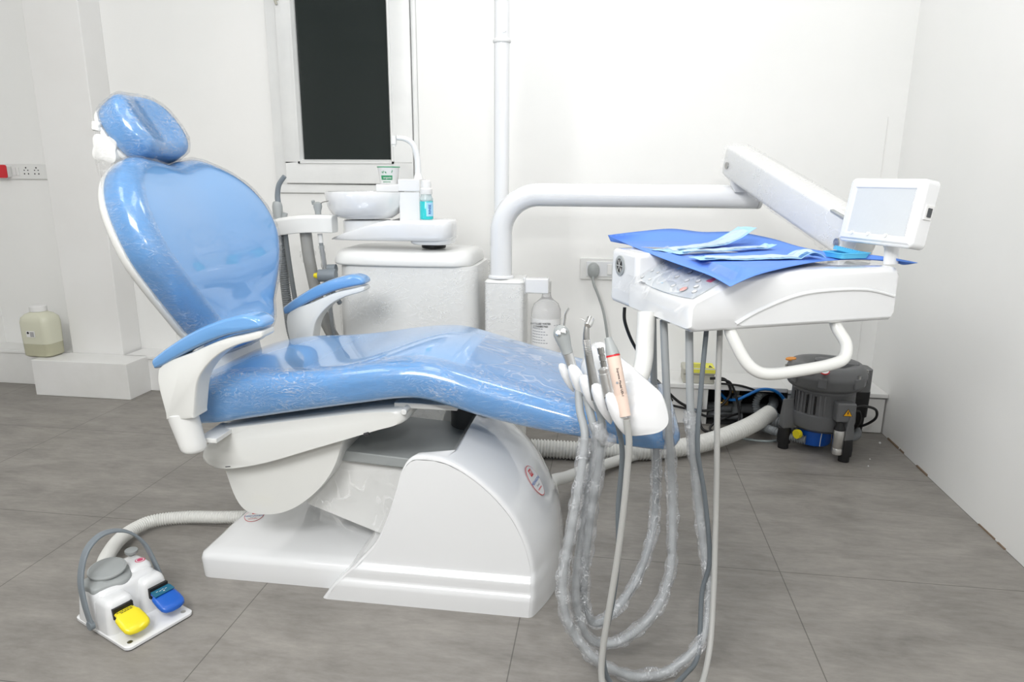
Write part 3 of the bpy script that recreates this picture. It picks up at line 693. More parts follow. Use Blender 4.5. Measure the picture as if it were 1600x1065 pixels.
# maker's sticker on the cover and on the foot plate
def sticker(target, pos, upv, w, h, full=True):
    p, n = decal_on(target, pos, None); n = n.normalized(); upv = V(upv)
    r = upv.cross(n).normalized(); u = n.cross(r)
    pos = p+n*0.0006
    def shape(s, off, nm, m, par):
        poly = []
        for k in range(40):
            a = 2*PI*k/40; x = math.cos(a)*w/2*s; y = math.sin(a)*h/2*s; x *= (1+0.10*math.sin(a)) ; poly.append(pos+r*x+u*y+n*off)
        return obj(nm, G().prism(poly, n*0.0004), m, par, smooth=0)
    b = shape(1.0, 0.0, 'maker_label', 'red', target); shape(0.955, 0.0004, 'label_face', 'label_white', b)
    q = pos+n*0.0010
    g = G(); c = q+u*h*0.27; s = w*0.15
    g.prism([c+r*s+u*s, c-r*s+u*s, c-r*s-u*s, c+r*s-u*s], n*0.0003); obj('emblem', g, 'red', b, smooth=0)
    text('lettering', 'M', 'label_white', b, c+n*0.0006, r, u, w*0.26, 0.0003)
    if full:
        text('lettering', 'MEENAKSHI', 'blue_ink', b, q-u*h*0.02, r, u, w*0.185, 0.0003)
        text('lettering', 'Dental', 'grey_ink', b, q-u*h*0.16, r, u, w*0.12, 0.0003)
        text('lettering', 'EQUIPMENT', 'red', b, q-u*h*0.27, r, u, w*0.09, 0.0003)
    return b
sticker(cov, (-0.170, 1.66, 0.270), (-0.25, 0.08, 1), 0.064, 0.088)
sticker(bp_, (-1.0058, 1.7187, 0.0712), (-0.3, 1, 0), 0.055, 0.07)['label'] = 'round red and blue maker label on the foot plate'

# ================================================================ FOOT CONTROL
fc = thing('foot_control', 'white foot control with one yellow and one blue pedal on the floor', 'foot control', (-1.08, 1.35, 0))
A_ = math.radians(37.5)      # pedals face the lower right of the picture
fx = V((math.cos(A_), math.sin(A_), 0))*1.0; fx = V((0.415, 0.910, 0)); fx.normalize()   # along the row of pedals
fy = V((fx.y, -fx.x, 0))*1.0      # towards the pedal toes
F0 = V((-1.105, 1.345, 0))
def FL(a, b, z): return F0+fx*a+fy*b+V((0, 0, z))
fx = V((0.40, 0.917, 0)).normalized(); fy = V((fx.y, -fx.x, 0)); F0 = V((-1.118, 1.326, 0))
RF = Matrix((fx, fy, (0, 0, 1))).transposed()
def rbox(c, hx, hy, z0, z1, r, top=0.012, taper=0.0, n=5):
    R = []
    for z, i_ in ((z0, 0.0), (z0+(z1-z0)*0.5, taper*0.5), (z1-top, taper), (z1-top*0.45, taper+top*0.18), (z1-top*0.1, taper+top*0.55), (z1, taper+top*1.1)):
        R.append([FL(p.x, p.y, z) for p in rr(c[0], c[1], 0, hx-i_, hy-i_, max(0.003, min(r, hx-i_-0.001, hy-i_-0.001)), n)])
    return R
g = G().loft([[FL(p.x, p.y, z) for p in rr(0, 0.01, 0, 0.082-i_, 0.112-i_, 0.012)] for z, i_ in ((0, 0.001), (0.003, 0.001))])
obj('rubber_mat', g, 'black_rubber', fc)
g = G().loft([[FL(p.x, p.y, z) for p in rr(0, 0.01, 0, 0.083-i_, 0.113-i_, 0.014)] for z, i_ in ((0.003, 0.0), (0.009, 0.0), (0.011, 0.002))])
obj('base_plate', g, 'white_gloss', fc)
g = G()
g.loft(rbox((-0.002, -0.042), 0.080, 0.056, 0.010, 0.100, 0.022, 0.016, 0.006))
g.loft(rbox((-0.045, 0.012), 0.036, 0.040, 0.010, 0.090, 0.014, 0.014, 0.005))
g.loft(rbox((0.046, 0.004), 0.034, 0.034, 0.010, 0.092, 0.014, 0.014, 0.005))
g.loft(rbox((0.045, -0.055), 0.034, 0.044, 0.010, 0.108, 0.016, 0.012, 0.004))
hs = obj('housing', g, 'white_gloss', fc, smooth=55)
for a, nm in ((-0.045, 'y'), (0.046, 'b')):
    b0 = 0.050 if nm == 'y' else 0.044
    obj('pedal_slot', G().box(FL(a, b0, 0.062), (0.046, 0.008, 0.026), RF), 'black_rubber', hs)
    R = []
    for t, hw, zc, th_ in ((0, 0.022, 0.066, 0.007), (0.25, 0.0235, 0.064, 0.011), (0.3, 0.029, 0.058, 0.018), (0.6, 0.0305, 0.050, 0.019), (0.82, 0.0295, 0.0445, 0.018), (0.93, 0.025, 0.042, 0.015), (1.0, 0.015, 0.041, 0.010)):
        ring = []
        for k in range(20):
            an = 2*PI*k/20; cx = math.copysign(abs(math.cos(an))**0.55, math.cos(an)); cz = math.copysign(abs(math.sin(an))**0.7, math.sin(an))
            ring.append(FL(a+hw*cx, b0-0.002+t*0.070, zc-0.004+th_/2*cz))
        R.append(ring)
    p_ = obj('pedal', G().loft(R), 'yellow_plastic' if nm == 'y' else 'blue_plastic', fc, smooth=50)
    p_['label'] = 'yellow foot pedal' if nm == 'y' else 'blue foot pedal'
    sk = G()
    if nm == 'b':
        sk.loft([[FL(a+dx, b0+b1, z) for dx in (-0.0235, 0.0235)] for b1, z in ((0.006, 0.0685), (0.016, 0.0675), (0.017, 0.0665))], closed=False, cap0=False, cap1=False)
        obj('pedal_print', sk.prism([FL(a-0.024, b0+0.010, 0.0675), FL(a+0.024, b0+0.010, 0.0675), FL(a+0.025, b0+0.028, 0.0635), FL(a-0.025, b0+0.028, 0.0635)], (0, 0, 0.001)), 'teal_print', p_)
        for dx in (-0.012, 0.0, 0.010): G()
        g = G()
        for k in range(4): g.box(FL(a-0.012+k*0.007, b0+0.015+0.002*(k % 2), 0.0675), (0.005, 0.0012, 0.0006), RF)
        g.box(FL(a+0.002, b0+0.021, 0.0662), (0.004, 0.002, 0.0008), RF); obj('lettering', g, 'label_white', p_)
    else:
        g = G()
        for k in range(7): g.box(FL(a-0.018+k*0.006, b0+0.011+0.001*(k % 2), 0.0675), (0.0045, 0.0009, 0.001), RF)
        for k in range(4): g.box(FL(a-0.010+k*0.007, b0+0.016, 0.0665), (0.0055, 0.0009, 0.001), RF)
        obj('lettering', g, 'black_ink', p_)
# grey rubber boot and round kick disc
ring0 = []
def boot(sc, z): return [FL(-0.022+(0.058+0.006*math.cos(5*2*PI*k/60+0.6))*math.cos(2*PI*k/60)*sc, -0.045+(0.046+0.004*math.cos(5*2*PI*k/60))*math.sin(2*PI*k/60)*sc, z) for k in range(60)]
bt = obj('rubber_boot', G().loft([boot(1, 0.094), boot(1, 0.103), boot(0.93, 0.1065), boot(0.75, 0.109), boot(0.6, 0.114)]), 'grey_mid', fc, smooth=50)
dsc = V(FL(-0.018, -0.052, 0.114)); tl = V((0.06, -0.10, 1)).normalized()
obj('kick_disc', G().lathe([(0.030, 0), (0.040, 0.003), (0.0425, 0.007), (0.042, 0.010), (0.037, 0.012), (0.0365, 0.0113), (0.020, 0.0142), (0.001, 0.0150)], dsc, tl, 40), 'grey_mid', fc)
kb = FL(0.056, -0.078, 0.107)
obj('selector_knob', G().lathe([(0.006, 0), (0.006, 0.012), (0.014, 0.012), (0.0155, 0.016), (0.015, 0.020), (0.010, 0.022), (0.001, 0.022)], kb, (0.05, 0, 1), 24), 'grey_mid', fc)
obj('knob_nut', G().lathe([(0.009, -0.001), (0.009, 0.006), (0.006, 0.007)], kb, (0.05, 0, 1), 6), 'chrome', fc, smooth=0)
lb = obj('round_label', G().lathe([(0.0115, 0), (0.0115, 0.0008)], FL(0.058, -0.045, 0.1075), (0, 0, 1), 24), 'pink_red', fc, smooth=0)
obj('label_ring', G().lathe([(0.0092, 0.0006), (0.0092, 0.0012)], FL(0.058, -0.045, 0.1075), (0, 0, 1), 24), 'label_white', lb, smooth=0)
obj('label_mark', G().lathe([(0.0072, 0.001), (0.0072, 0.0016)], FL(0.058, -0.045, 0.1075), (0, 0, 1), 24), 'pink_red', lb, smooth=0)
for a, b in ((-0.066, 0.105), (0.066, 0.105)): obj('plate_screw', G().lathe([(0.006, 0.0105), (0.006, 0.0118), (0.001, 0.0122)], FL(a, b, 0), (0, 0, 1), 14), 'steel', fc)
# carrying hoop
hp_ = crom([FL(-0.094, 0.000, 0.030), FL(-0.096, -0.012, 0.085), FL(-0.088, -0.030, 0.140), FL(-0.060, -0.046, 0.192), FL(-0.015, -0.055, 0.212), FL(0.035, -0.052, 0.197), FL(0.068, -0.040, 0.155), FL(0.080, -0.022, 0.100), FL(0.086, -0.008, 0.045)], 8)
R = []
for i, p in enumerate(hp_):
    d = (hp_[min(i+1, len(hp_)-1)]-hp_[max(i-1, 0)]).normalized(); wdir = fy-d*fy.dot(d); wdir.normalize(); nd = d.cross(wdir)
    R.append([p+wdir*0.0105*math.copysign(abs(math.cos(t))**0.5, math.cos(t))+nd*0.0035*math.copysign(abs(math.sin(t))**0.5, math.sin(t)) for t in [2*PI*k/16 for k in range(16)]])
hl = obj('carry_hoop', G().loft(R), 'grey_plastic', fc, smooth=60)
for a, s in ((-0.094, -1), (0.086, 1)): obj('hoop_pivot', G().cyl(FL(a-0.004*s, 0.0, 0.032), FL(a+0.006*s, 0.0, 0.032), 0.011), 'grey_plastic', hl)
obj('hose', corr([FL(-0.035, -0.085, 0.060), (-1.2643, 1.4175, 0.0500), (-1.3186, 1.5039, 0.0400), (-1.3607, 1.6188, 0.0300), (-1.3424, 1.7152, 0.0270), (-1.2579, 1.7622, 0.0240), (-1.1512, 1.7785, 0.0240), (-1.04, 1.80, 0.024)], 0.0185, 0.0013, 0.0075), 'hose_white', fc, smooth=60)

# ================================================================ CUSPIDOR CABINET
cu = thing('cuspidor_unit', 'white film-wrapped cabinet behind the seat carrying the round rinse bowl and its swivel arm', 'cabinet', (-0.70, 2.42, 0))
def plan(cx, y0, y1, hx, r, bulge, z, n=8):
    """rounded-rectangle plan with a gently bowed front"""
    out = []
    cy = (y0+y1)/2; hy = (y1-y0)/2
    for p in rr(cx, cy, z, hx, hy, r, n):
        if p.y < cy: p.y -= bulge*(1-((p.x-cx)/hx)**2)
        out.append(p)
    ext = []
    for i, p in enumerate(out):
        q = out[(i+1) % len(out)]; k = 1
        if (q-p).length > 0.1: k = 10
        for j in range(k):
            s = p.lerp(q, j/k)
            if k > 1 and s.y < cy and abs(p.y-q.y) < 0.02: s.y = y0-bulge*(1-((s.x-cx)/hx)**2)
            ext.append(s)
    return ext
cb = obj('cabinet', G().loft([plan(-0.704, 2.315, 2.62, h_, 0.06, 0.02, z) for z, h_ in ((0.0, 0.250), (0.30, 0.258), (0.55, 0.258), (0.735, 0.251), (0.746, 0.249))]), 'white_satin', cu, smooth=50)
obj('cabinet_lid', G().loft([plan(-0.722, 2.305+i_, 2.625-i_, 0.252-i_, 0.06, 0.02, z-0.004) for z, i_ in ((0.7495, 0.002), (0.7505, 0.0), (0.757, -0.002), (0.780, 0.003), (0.792, 0.010), (0.798, 0.020), (0.800, 0.04))]), 'white_satin', cu, smooth=60)
R = []
for i in range(26):
    z = 0.10+i*0.0255
    R.append([p+(p-V((-0.70, 2.46, z))).normalized()*(0.004+0.006*abs(noise.noise(V((p.x*5, p.y*9, z*16+p.x*8))))+0.006*max(0, p.x+0.52)*8*abs(noise.noise(V((p.x*30, p.y*20, z*20))))) for p in plan(-0.704, 2.315, 2.62, 0.260, 0.06, 0.02, z, 10)])
obj('film_wrap', G().loft(R, cap0=False, cap1=False), 'wrap_film', cb, smooth=180)
obj('swivel_ring', G().lathe([(0.042, 0.800), (0.044, 0.803), (0.044, 0.8165), (0.04, 0.818)], (-0.625, 2.42, 0), n=32), 'black_gloss', cu)
# swivel arm carrying the bowl: long teardrop plan
arm_pl = [(-0.985, 2.36), (-0.94, 2.335), (-0.86, 2.318), (-0.76, 2.305), (-0.66, 2.30), (-0.58, 2.305), (-0.548, 2.33), (-0.540, 2.38), (-0.548, 2.46), (-0.60, 2.50), (-0.74, 2.51), (-0.88, 2.49), (-0.96, 2.44), (-0.99, 2.40)]
ap = crom([V((a, b, 0)) for a, b in arm_pl], 4, closed=True); c_ = V((-0.74, 2.41, 0))
def arz(x, top):
    if top: return lerp(0.832, 0.902, min(1, max(0, (x+0.985)/0.22))**0.8) if x < -0.765 else 0.902
    return lerp(0.827, 0.832, min(1, max(0, (x+0.985)/0.3)))
R = []
for s, t in ((0.90, 0), (0.97, 0.06), (1.0, 0.2), (1.0, 0.8), (0.985, 0.95), (0.96, 1.0)):
    R.append([V((c_.x+(p.x-c_.x)*s, c_.y+(p.y-c_.y)*s, lerp(arz(p.x, 0), arz(p.x, 1), t))) for p in ap])
sw = obj('swivel_arm', G().loft(R), 'white_gloss', cu, smooth=55)
obj('swivel_foot', G().loft([rr(-0.62, 2.40, z, a, b, 0.045) for z, a, b in ((0.8175, 0.066, 0.072), (0.822, 0.072, 0.078), (0.835, 0.076, 0.082), (0.85, 0.077, 0.084))]), 'white_gloss', sw, smooth=55)
BX, BY = -0.876, 2.42
obj('bowl_foot', G().lathe([(0.088, 0.848), (0.088, 0.893), (0.082, 0.898)], (BX+0.006, BY, 0), n=40), 'white_gloss', sw)
obj('rinse_bowl', G().lathe([(0.075, 0.901), (0.098, 0.904), (0.122, 0.920), (0.135, 0.945), (0.140, 0.972), (0.1415, 0.993), (0.1405, 0.9955), (0.134, 0.994), (0.128, 0.965), (0.110, 0.930), (0.06, 0.915), (0.002, 0.912)], (BX, BY, 0), n=56), 'white_gloss', cu)
tw = obj('faucet_tower', G().bb((-0.742, 2.395, 0.89), (-0.667, 2.48, 0.996)).bb((-0.744, 2.392, 0.999), (-0.665, 2.485, 1.041)), 'white_gloss', cu, bevel=0.003)
obj('cup_shelf', G().bb((-0.828, 2.40, 0.996), (-0.744, 2.475, 1.023)), 'white_gloss', tw, bevel=0.003)
sp_ = crom([(-0.682, 2.44, 1.04), (-0.684, 2.44, 1.11), (-0.696, 2.435, 1.158), (-0.722, 2.43, 1.178), (-0.752, 2.425, 1.182)], 8)
fa = obj('faucet_spout', G().tube(sp_, 0.010, 14, rfun=lambda t, i: lerp(0.012, 0.0085, t)).lathe([(0.018, 1.041), (0.012, 1.06)], (-0.682, 2.44, 0)), 'white_gloss', tw)
obj('spout_tip', G().cyl((-0.764, 2.425, 1.190), (-0.764, 2.425, 1.160), 0.0105).cyl((-0.764, 2.425, 1.160), (-0.764, 2.425, 1.152), 0.0075), 'white_satin', fa)
# grey valve with a yellow knob on the cabinet's left side
vx = G().cyl((-0.940, 2.27, 0.712), (-1.000, 2.265, 0.710), 0.022).cyl((-0.955, 2.31, 0.730), (-0.985, 2.31, 0.728), 0.016).tube(crom([(-0.965, 2.27, 0.70), (-0.975, 2.29, 0.67), (-0.96, 2.34, 0.60)], 5), 0.009, 10)
vl = obj('filter_valve', vx, 'grey_plastic', cu)
obj('yellow_knob', G().lathe([(0.009, 0), (0.011, 0.006), (0.008, 0.018), (0.001, 0.022)], (-1.000, 2.265, 0.710), (-1, 0, 0)), 'yellow_plastic', vl)

cp = thing('paper_tub', 'small white paper tub with a green stripe standing on the cup shelf', 'tub', (-0.788, 2.43, 1.023))
g = G().lathe([(0.031, 1.0235), (0.0385, 1.079), (0.040, 1.081), (0.040, 1.084), (0.038, 1.084), (0.036, 1.08), (0.003, 1.076)], (-0.788, 2.43, 0), n=40)
obj('tub_wall', g, 'label_white', cp)
obj('rim', G().lathe([(0.0403, 1.0805), (0.0408, 1.082), (0.0403, 1.0838)], (-0.788, 2.43, 0), n=40), 'green_ink', cp)
def arcband(c, z0, z1, r0, r1, a0, a1, n=12, t=0.0006):
    g = G(); A = [a0+(a1-a0)*k/n for k in range(n+1)]
    R = [[V((c[0]+(r0 if z == z0 else r1)*math.cos(a)*1.0+d*math.cos(a), c[1]+(r0 if z == z0 else r1)*math.sin(a)+d*math.sin(a), z)) for z, d in ((z0, 0), (z1, 0), (z1, t), (z0, t))] for a in A]
    return g.loft(R)
obj('green_stripe', arcband((-0.788, 2.43), 1.038, 1.053, 0.0332, 0.0352, -2.1, -0.9), 'green_ink', cp)
g = G()
for k in range(6): g.add(*(lambda q: (q.v, q.f))(arcband((-0.788, 2.43), 1.029, 1.0325, 0.0322, 0.0327, -1.9+k*0.14, -1.82+k*0.14, 2)))
for k, (a, z) in enumerate(((-1.95, 1.062), (-1.85, 1.060), (-1.8, 1.064), (-1.62, 1.062), (-1.55, 1.060), (-1.0, 1.062), (-0.95, 1.066), (-1.9, 1.071), (-1.75, 1.071))): g.add(*(lambda q: (q.v, q.f))(arcband((-0.788, 2.43), z, z+0.005, 0.0366, 0.0372, a, a+0.06, 2)))
obj('print', g, 'green_ink', cp)
text('lettering', 'organic', 'label_white', cp, (-0.782, 2.43-0.0352, 1.0455), (1, 0, 0), (0, 0, 1), 0.0105, 0.0012)

mb = thing('mouthwash_bottle', 'small clear bottle of turquoise mouthwash with a white cap beside the faucet tower', 'bottle', (-0.630, 2.385, 0.902))
c = (-0.637, 2.375, 0)
obj('liquid', G().lathe([(0.021, 0.9035), (0.0235, 0.906), (0.0235, 0.968), (0.022, 0.970)], c, n=32), 'mouthwash', mb)
obj('bottle_wall', G().lathe([(0.0236, 0.966), (0.0236, 0.975), (0.019, 0.984), (0.018, 0.990)], c, n=32), 'clear_plastic', mb)
obj('bottle_cap', G().lathe([(0.021, 0.990), (0.0215, 0.991), (0.0215, 1.008), (0.0175, 1.012), (0.0185, 1.020), (0.017, 1.034), (0.012, 1.038), (0.001, 1.038)], c, n=32), 'label_white', mb)
lb = obj('bottle_label', arcband((c[0], c[1]), 0.915, 0.963, 0.0238, 0.0238, -1.35, -0.1, 12), 'pouch_blue', mb)
text('lettering', 'RINSE', 'blue_ink', lb, (c[0]+0.017, c[1]-0.0190, 0.939), (0, 0.0, 1), (-1, -0.6, 0), 0.013, 0.0008)

# ================================================================ ASSISTANT ARM (left of the cabinet)
aa = thing('suction_holder', 'white horizontal holder bar on a bent post left of the cabinet', 'holder', (-1.09, 2.32, 0))
g = G()
cr_ = crom([V((-1.235, 2.33, 0.862)), V((-1.19, 2.315, 0.868)), V((-1.08, 2.30, 0.884)), V((-0.99, 2.30, 0.888)), V((-0.955, 2.315, 0.886))], 6); R = []
for p in cr_: R.append([p+V((0, a, b)) for a, b in ((-0.022, -0.030), (0.03, -0.030), (0.035, -0.02), (0.035, 0.024), (0.028, 0.031), (-0.010, 0.031), (-0.022, 0.022))])
obj('holder_bar', g.loft(R), 'white_satin', aa, smooth=50, bevel=0.004)
pp_ = crom([(-1.068, 2.325, 0.86), (-1.060, 2.33, 0.74), (-1.035, 2.35, 0.56), (-0.99, 2.38, 0.44), (-0.90, 2.42, 0.36)], 8)
post = obj('holder_post', G().tube(pp_, 0.021, 16), 'hose_beige', aa, smooth=60)
post['label'] = 'pale grey bent post'
R = sleeve([(-1.066, 2.325, 0.79), (-1.064, 2.326, 0.77), (-1.062, 2.328, 0.745)], 0.025, 3, 16, 0.5)
obj('film_scrap', R, 'wrap_film', post, smooth=180)
def suction(label, px, r, tip, hosepts, hr, corrug):
    t = thing('suction_handpiece', label, 'handpiece', px)
    return t
s1 = thing('suction_handpiece', 'grey suction tube with a slanted tip at the left end of the holder bar', 'handpiece', (-1.165, 2.315, 0.895))
obj('suction_tip', G().tube(crom([(-1.158, 2.315, 0.955), (-1.158, 2.315, 0.985), (-1.148, 2.312, 1.02), (-1.125, 2.31, 1.048)], 6), 0.0095, 14, rfun=lambda t, i: lerp(0.0098, 0.008, t)), 'grey_plastic', s1)
obj('handle', G().lathe([(0.017, 0.89), (0.0175, 0.945), (0.015, 0.957), (0.011, 0.962)], (-1.162, 2.315, 0), n=24).cyl((-1.140, 2.315, 0.905), (-1.135, 2.315, 0.922), 0.010), 'grey_mid', s1)
obj('hose', corr([(-1.166, 2.33, 0.842), (-1.168, 2.335, 0.78), (-1.165, 2.34, 0.62), (-1.155, 2.35, 0.46), (-1.11, 2.38, 0.34), (-1.0, 2.42, 0.26), (-0.95, 2.44, 0.25)], 0.0165, 0.001, 0.008), 'hose_grey', s1, smooth=60)
s2 = thing('saliva_ejector_hose', 'thin smooth grey suction hose hanging from the holder bar beside the wide ribbed hose', 'hose', (-1.140, 2.32, 0.85))
obj('hose', hose([(-1.142, 2.32, 0.850), (-1.138, 2.325, 0.75), (-1.128, 2.33, 0.62), (-1.112, 2.34, 0.46), (-1.08, 2.36, 0.33), (-0.97, 2.42, 0.24)], 0.0088), 'hose_grey', s2)
obj('hose_end', G().cyl((-1.143, 2.322, 0.852), (-1.142, 2.322, 0.895), 0.0085).cyl((-1.143, 2.322, 0.895), (-1.143, 2.322, 0.905), 0.011), 'grey_mid', s2)
s3 = thing('water_syringe', 'small grey three-way syringe with a thin needle at the right end of the holder bar', 'syringe', (-1.005, 2.30, 0.918))
obj('syringe_body', G().lathe([(0.010, 0.905), (0.011, 0.93), (0.015, 0.945), (0.014, 0.958), (0.006, 0.962)], (-1.008, 2.305, 0), n=20).cyl((-1.022, 2.305, 0.954), (-1.022, 2.300, 0.966), 0.006), 'grey_mid', s3)
obj('needle', G().tube([(-1.0, 2.305, 0.955), (-0.985, 2.30, 0.962), (-0.965, 2.30, 0.966)], 0.0018, 8), 'steel', s3)
obj('hose_nut', G().cyl((-1.008, 2.31, 0.852), (-1.006, 2.31, 0.82), 0.0085), 'label_white', s3)
obj('hose', hose([(-1.006, 2.31, 0.82), (-1.000, 2.315, 0.74), (-0.993, 2.32, 0.62), (-0.985, 2.33, 0.48), (-0.965, 2.36, 0.36)], 0.0075), 'hose_grey', s3)
obj('hose_film', sleeve([(-1.005, 2.31, 0.81), (-1.000, 2.315, 0.74), (-0.993, 2.32, 0.62), (-0.985, 2.33, 0.48)], 0.010, 8, 10, 0.35), 'sleeve_film', s3, smooth=180)

# ================================================================ DELIVERY UNIT: column, arms, tray head
du = thing('delivery_unit', 'white dentist delivery unit with curved pipe arm, spring arm and instrument table', 'dental unit', (-0.365, 2.38, 0))
cbx = obj('column_box', G().loft([rr(-0.352, 2.385, z, 0.068, 0.073, 0.016) for z in (0.0, 0.30, 0.60, 0.692)]), 'white_satin', du, smooth=50)
obj('column_cap', G().loft([rr(-0.352, 2.385, z, 0.069-i_, 0.074-i_, 0.016) for z, i_ in ((0.693, 0), (0.697, 0), (0.701, 0.004), (0.706, 0.018), (0.7065, 0.04))]).cyl((-0.292, 2.34, 0.700), (-0.292, 2.34, 0.707), 0.006).cyl((-0.292, 2.43, 0.700), (-0.292, 2.43, 0.707), 0.006), 'white_satin', du, smooth=50)
R = [[p+(p-V((-0.352, 2.385, z))).normalized()*(0.002+0.003*abs(noise.noise(V((p.x*40, p.y*40, z*30))))) for p in rr(-0.352, 2.385, z, 0.068, 0.073, 0.016)] for z in [0.3+0.015*i for i in range(27)]]
obj('film_wrap', G().loft(R, cap0=False, cap1=False), 'wrap_film', cbx, smooth=180)
arc = [V((-0.369, 2.36, 0.706)), V((-0.369, 2.36, 0.80))]
for k in range(0, 17):
    a = PI-PI/2*k/16; arc.append(V((-0.239+0.130*math.cos(a), 2.36, 0.862+0.130*math.sin(a))))
arc.append(V((0.1, 2.36, 0.992))); arc.append(V((0.474, 2.36, 0.992)))
pa = obj('pipe_arm', G().tube(arc, 0.0385, 32), 'white_gloss', du, smooth=60)
obj('arm_flange', G().lathe([(0.046, 0.7065), (0.046, 0.712), (0.041, 0.717)], (-0.369, 2.36, 0), n=32), 'white_gloss', pa)
obj('arm_end_cap', G().tube([V((0.475, 2.36, 0.992)), V((0.480, 2.36, 0.992)), V((0.486, 2.36, 0.992)), V((0.489, 2.36, 0.992))], 0.038, 32, rfun=lambda t, i: (0.0385, 0.0385, 0.036, 0.03)[i]), 'white_satin', pa)
# water bottle bracket
bk = obj('bottle_bracket', G().bb((-0.285, 2.345, 0.655), (-0.200, 2.385, 0.708)).bb((-0.289, 2.34, 0.650), (-0.280, 2.39, 0.712)), 'white_gloss', cbx, bevel=0.008)
obj('bottle_socket', G().cyl((-0.208, 2.365, 0.698), (-0.208, 2.365, 0.660), 0.0165), 'chrome', bk)
# spring arm
S0 = V((0.395, 2.36, 1.107)); S1 = V((0.575, 1.770, 0.925)); sd = (S1-S0).normalized(); sx = sd.cross(V((0, 0, 1))).normalized(); su = sx.cross(sd)
def sect(c, hw, hh, r=0.014, n=4):
    out = []
    for a_, b_, t0 in ((1, 1, 0), (-1, 1, PI/2), (-1, -1, PI), (1, -1, 1.5*PI)):
        for k in range(n+1):
            t = t0+PI/2*k/n; out.append(c+sx*(a_*(hw-r)+r*math.cos(t))+su*(b_*(hh-r)+r*math.sin(t)))
    return out
L_ = (S1-S0).length
R = [sect(S0+sd*(L_*t), hw, hh) for t, hw, hh in ((-0.03, 0.022, 0.026), (-0.02, 0.031, 0.040), (0.0, 0.036, 0.047), (0.04, 0.038, 0.050), (0.5, 0.038, 0.050), (0.96, 0.038, 0.050), (1.04, 0.037, 0.049), (1.09, 0.034, 0.040), (1.115, 0.026, 0.024))]
sa = obj('spring_arm', G().loft(R), 'white_satin', du, smooth=50)
R = []
for i in range(70):
    t = -0.02+1.09*i/69; end = 1 if i < 60 else 1+0.0*(i-60)
    c = S0+sd*(L_*t); ring = sect(c, 0.040, 0.053, 0.014, 5); wob = 0.003 if t < 0.9 else 0.008
    R.append([p+(p-c).normalized()*wob*(noise.noise(V((p.x*30+t*20, p.y*90, p.z*30)))+0.5) for p in ring])
obj('film_wrap', G().loft(R, cap0=False, cap1=False), 'wrap_film', sa, smooth=180)
for t, b_ in ((0.05, -0.008), (1.04, -0.016)):
    c = S0+sd*(L_*t)+su*b_; obj('pivot_bolt', G().cyl(c-sx*0.043, c+sx*0.043, 0.0105, n=20), 'steel', sa)
obj('arm_slot', G().box(S0+sd*(L_*1.0)+su*0.044, (0.082, 0.07, 0.006), Matrix((sx, sd, su)).transposed()), 'grey_mid', sa, bevel=0.002)
kc = V((0.4160, 2.3150, 1.0099)); kc.z = 0
obj('arm_knuckle', G().lathe([(0.022, 1.008), (0.036, 1.030), (0.045, 1.052), (0.045, 1.056), (0.03, 1.058)], kc, n=30), 'white_gloss', du)
obj('knuckle_pin', G().cyl(kc+V((-0.006, 0, 1.056)), kc+V((-0.008, 0, 1.10)), 0.020).box(kc+V((0.0, 0, 1.066)), (0.05, 0.03, 0.018)), 'chrome', du)
# tray head frame of reference
C0 = V((0.164, 1.358, 0)); TA = V((0.908, 0.418, 0)).normalized(); TB = V((-TA.y, TA.x, 0)); Zv = V((0, 0, 1))
def TL(a, b, z): return C0+TA*a+TB*b+V((0, 0, z))
TR = Matrix((TA, TB, Zv)).transposed()
prof_ = [(0.012, 0.750), (0.0, 0.758), (0.0, 0.798), (0.006, 0.811), (0.030, 0.8233), (0.088, 0.853), (0.105, 0.858), (0.18, 0.863), (0.30, 0.866), (0.49, 0.868), (0.502, 0.866), (0.508, 0.858), (0.508, 0.762), (0.500, 0.750)]
def tz(a, b): return b*(0.03+0.55*min(a, 0.1))*max(0.12, 1-max(0, a-0.11)/0.10)
def ringb(b, s, up=0):
    c = (0.25, 0.80); out = []
    for a, z in prof_:
        zz = z+(tz(a, b) if z > 0.79 else 0); out.append(TL(c[0]+(a-c[0])*(1-s*0.5/0.25), b, c[1]+(zz-c[1])*(1-s/0.06)))
    return out
R = [ringb(b, s) for b, s in ((-0.003, 0.010), (0.000, 0.006), (0.005, 0.002), (0.012, 0), (0.06, 0), (0.10, 0), (0.15, 0), (0.20, 0), (0.262, 0), (0.27, 0.004))]
hdm = obj('table_body', G().loft(R), 'white_gloss', du, smooth=40)
hdm['label'] = 'glossy white instrument table housing with rounded front'
pl_ = [(0.002, 0.24), (0.51, 0.24), (0.51, 0.48), (0.15, 0.48), (0.05, 0.385), (0.002, 0.375)]
rr_b = obj('table_rear', G().loft([[TL(a, b, 0.752) for a, b in pl_], [TL(a, b, 0.883 if a < 0.1 else 0.874) for a, b in pl_]]), 'white_gloss', hdm, smooth=0, bevel=0.012, bseg=4)
# round speaker-like port in the left side
pc = TL(0.002, 0.322, 0.846)
prt = obj('side_port', G().lathe([(0.024, -0.001), (0.024, 0.003), (0.017, 0.004), (0.0165, 0.001)], pc, -TA, 32), 'grey_mid', rr_b)
obj('port_hole', G().lathe([(0.0165, 0.0), (0.0165, 0.0022)], pc, -TA, 32), 'black_gloss', prt)
g = G()
for a in range(3): g.box(pc-TA*0.003, (0.002, 0.034, 0.0022), TR@Matrix.Rotation(a*PI/3, 3, 'X'))
obj('port_grille', g, 'chrome', prt)
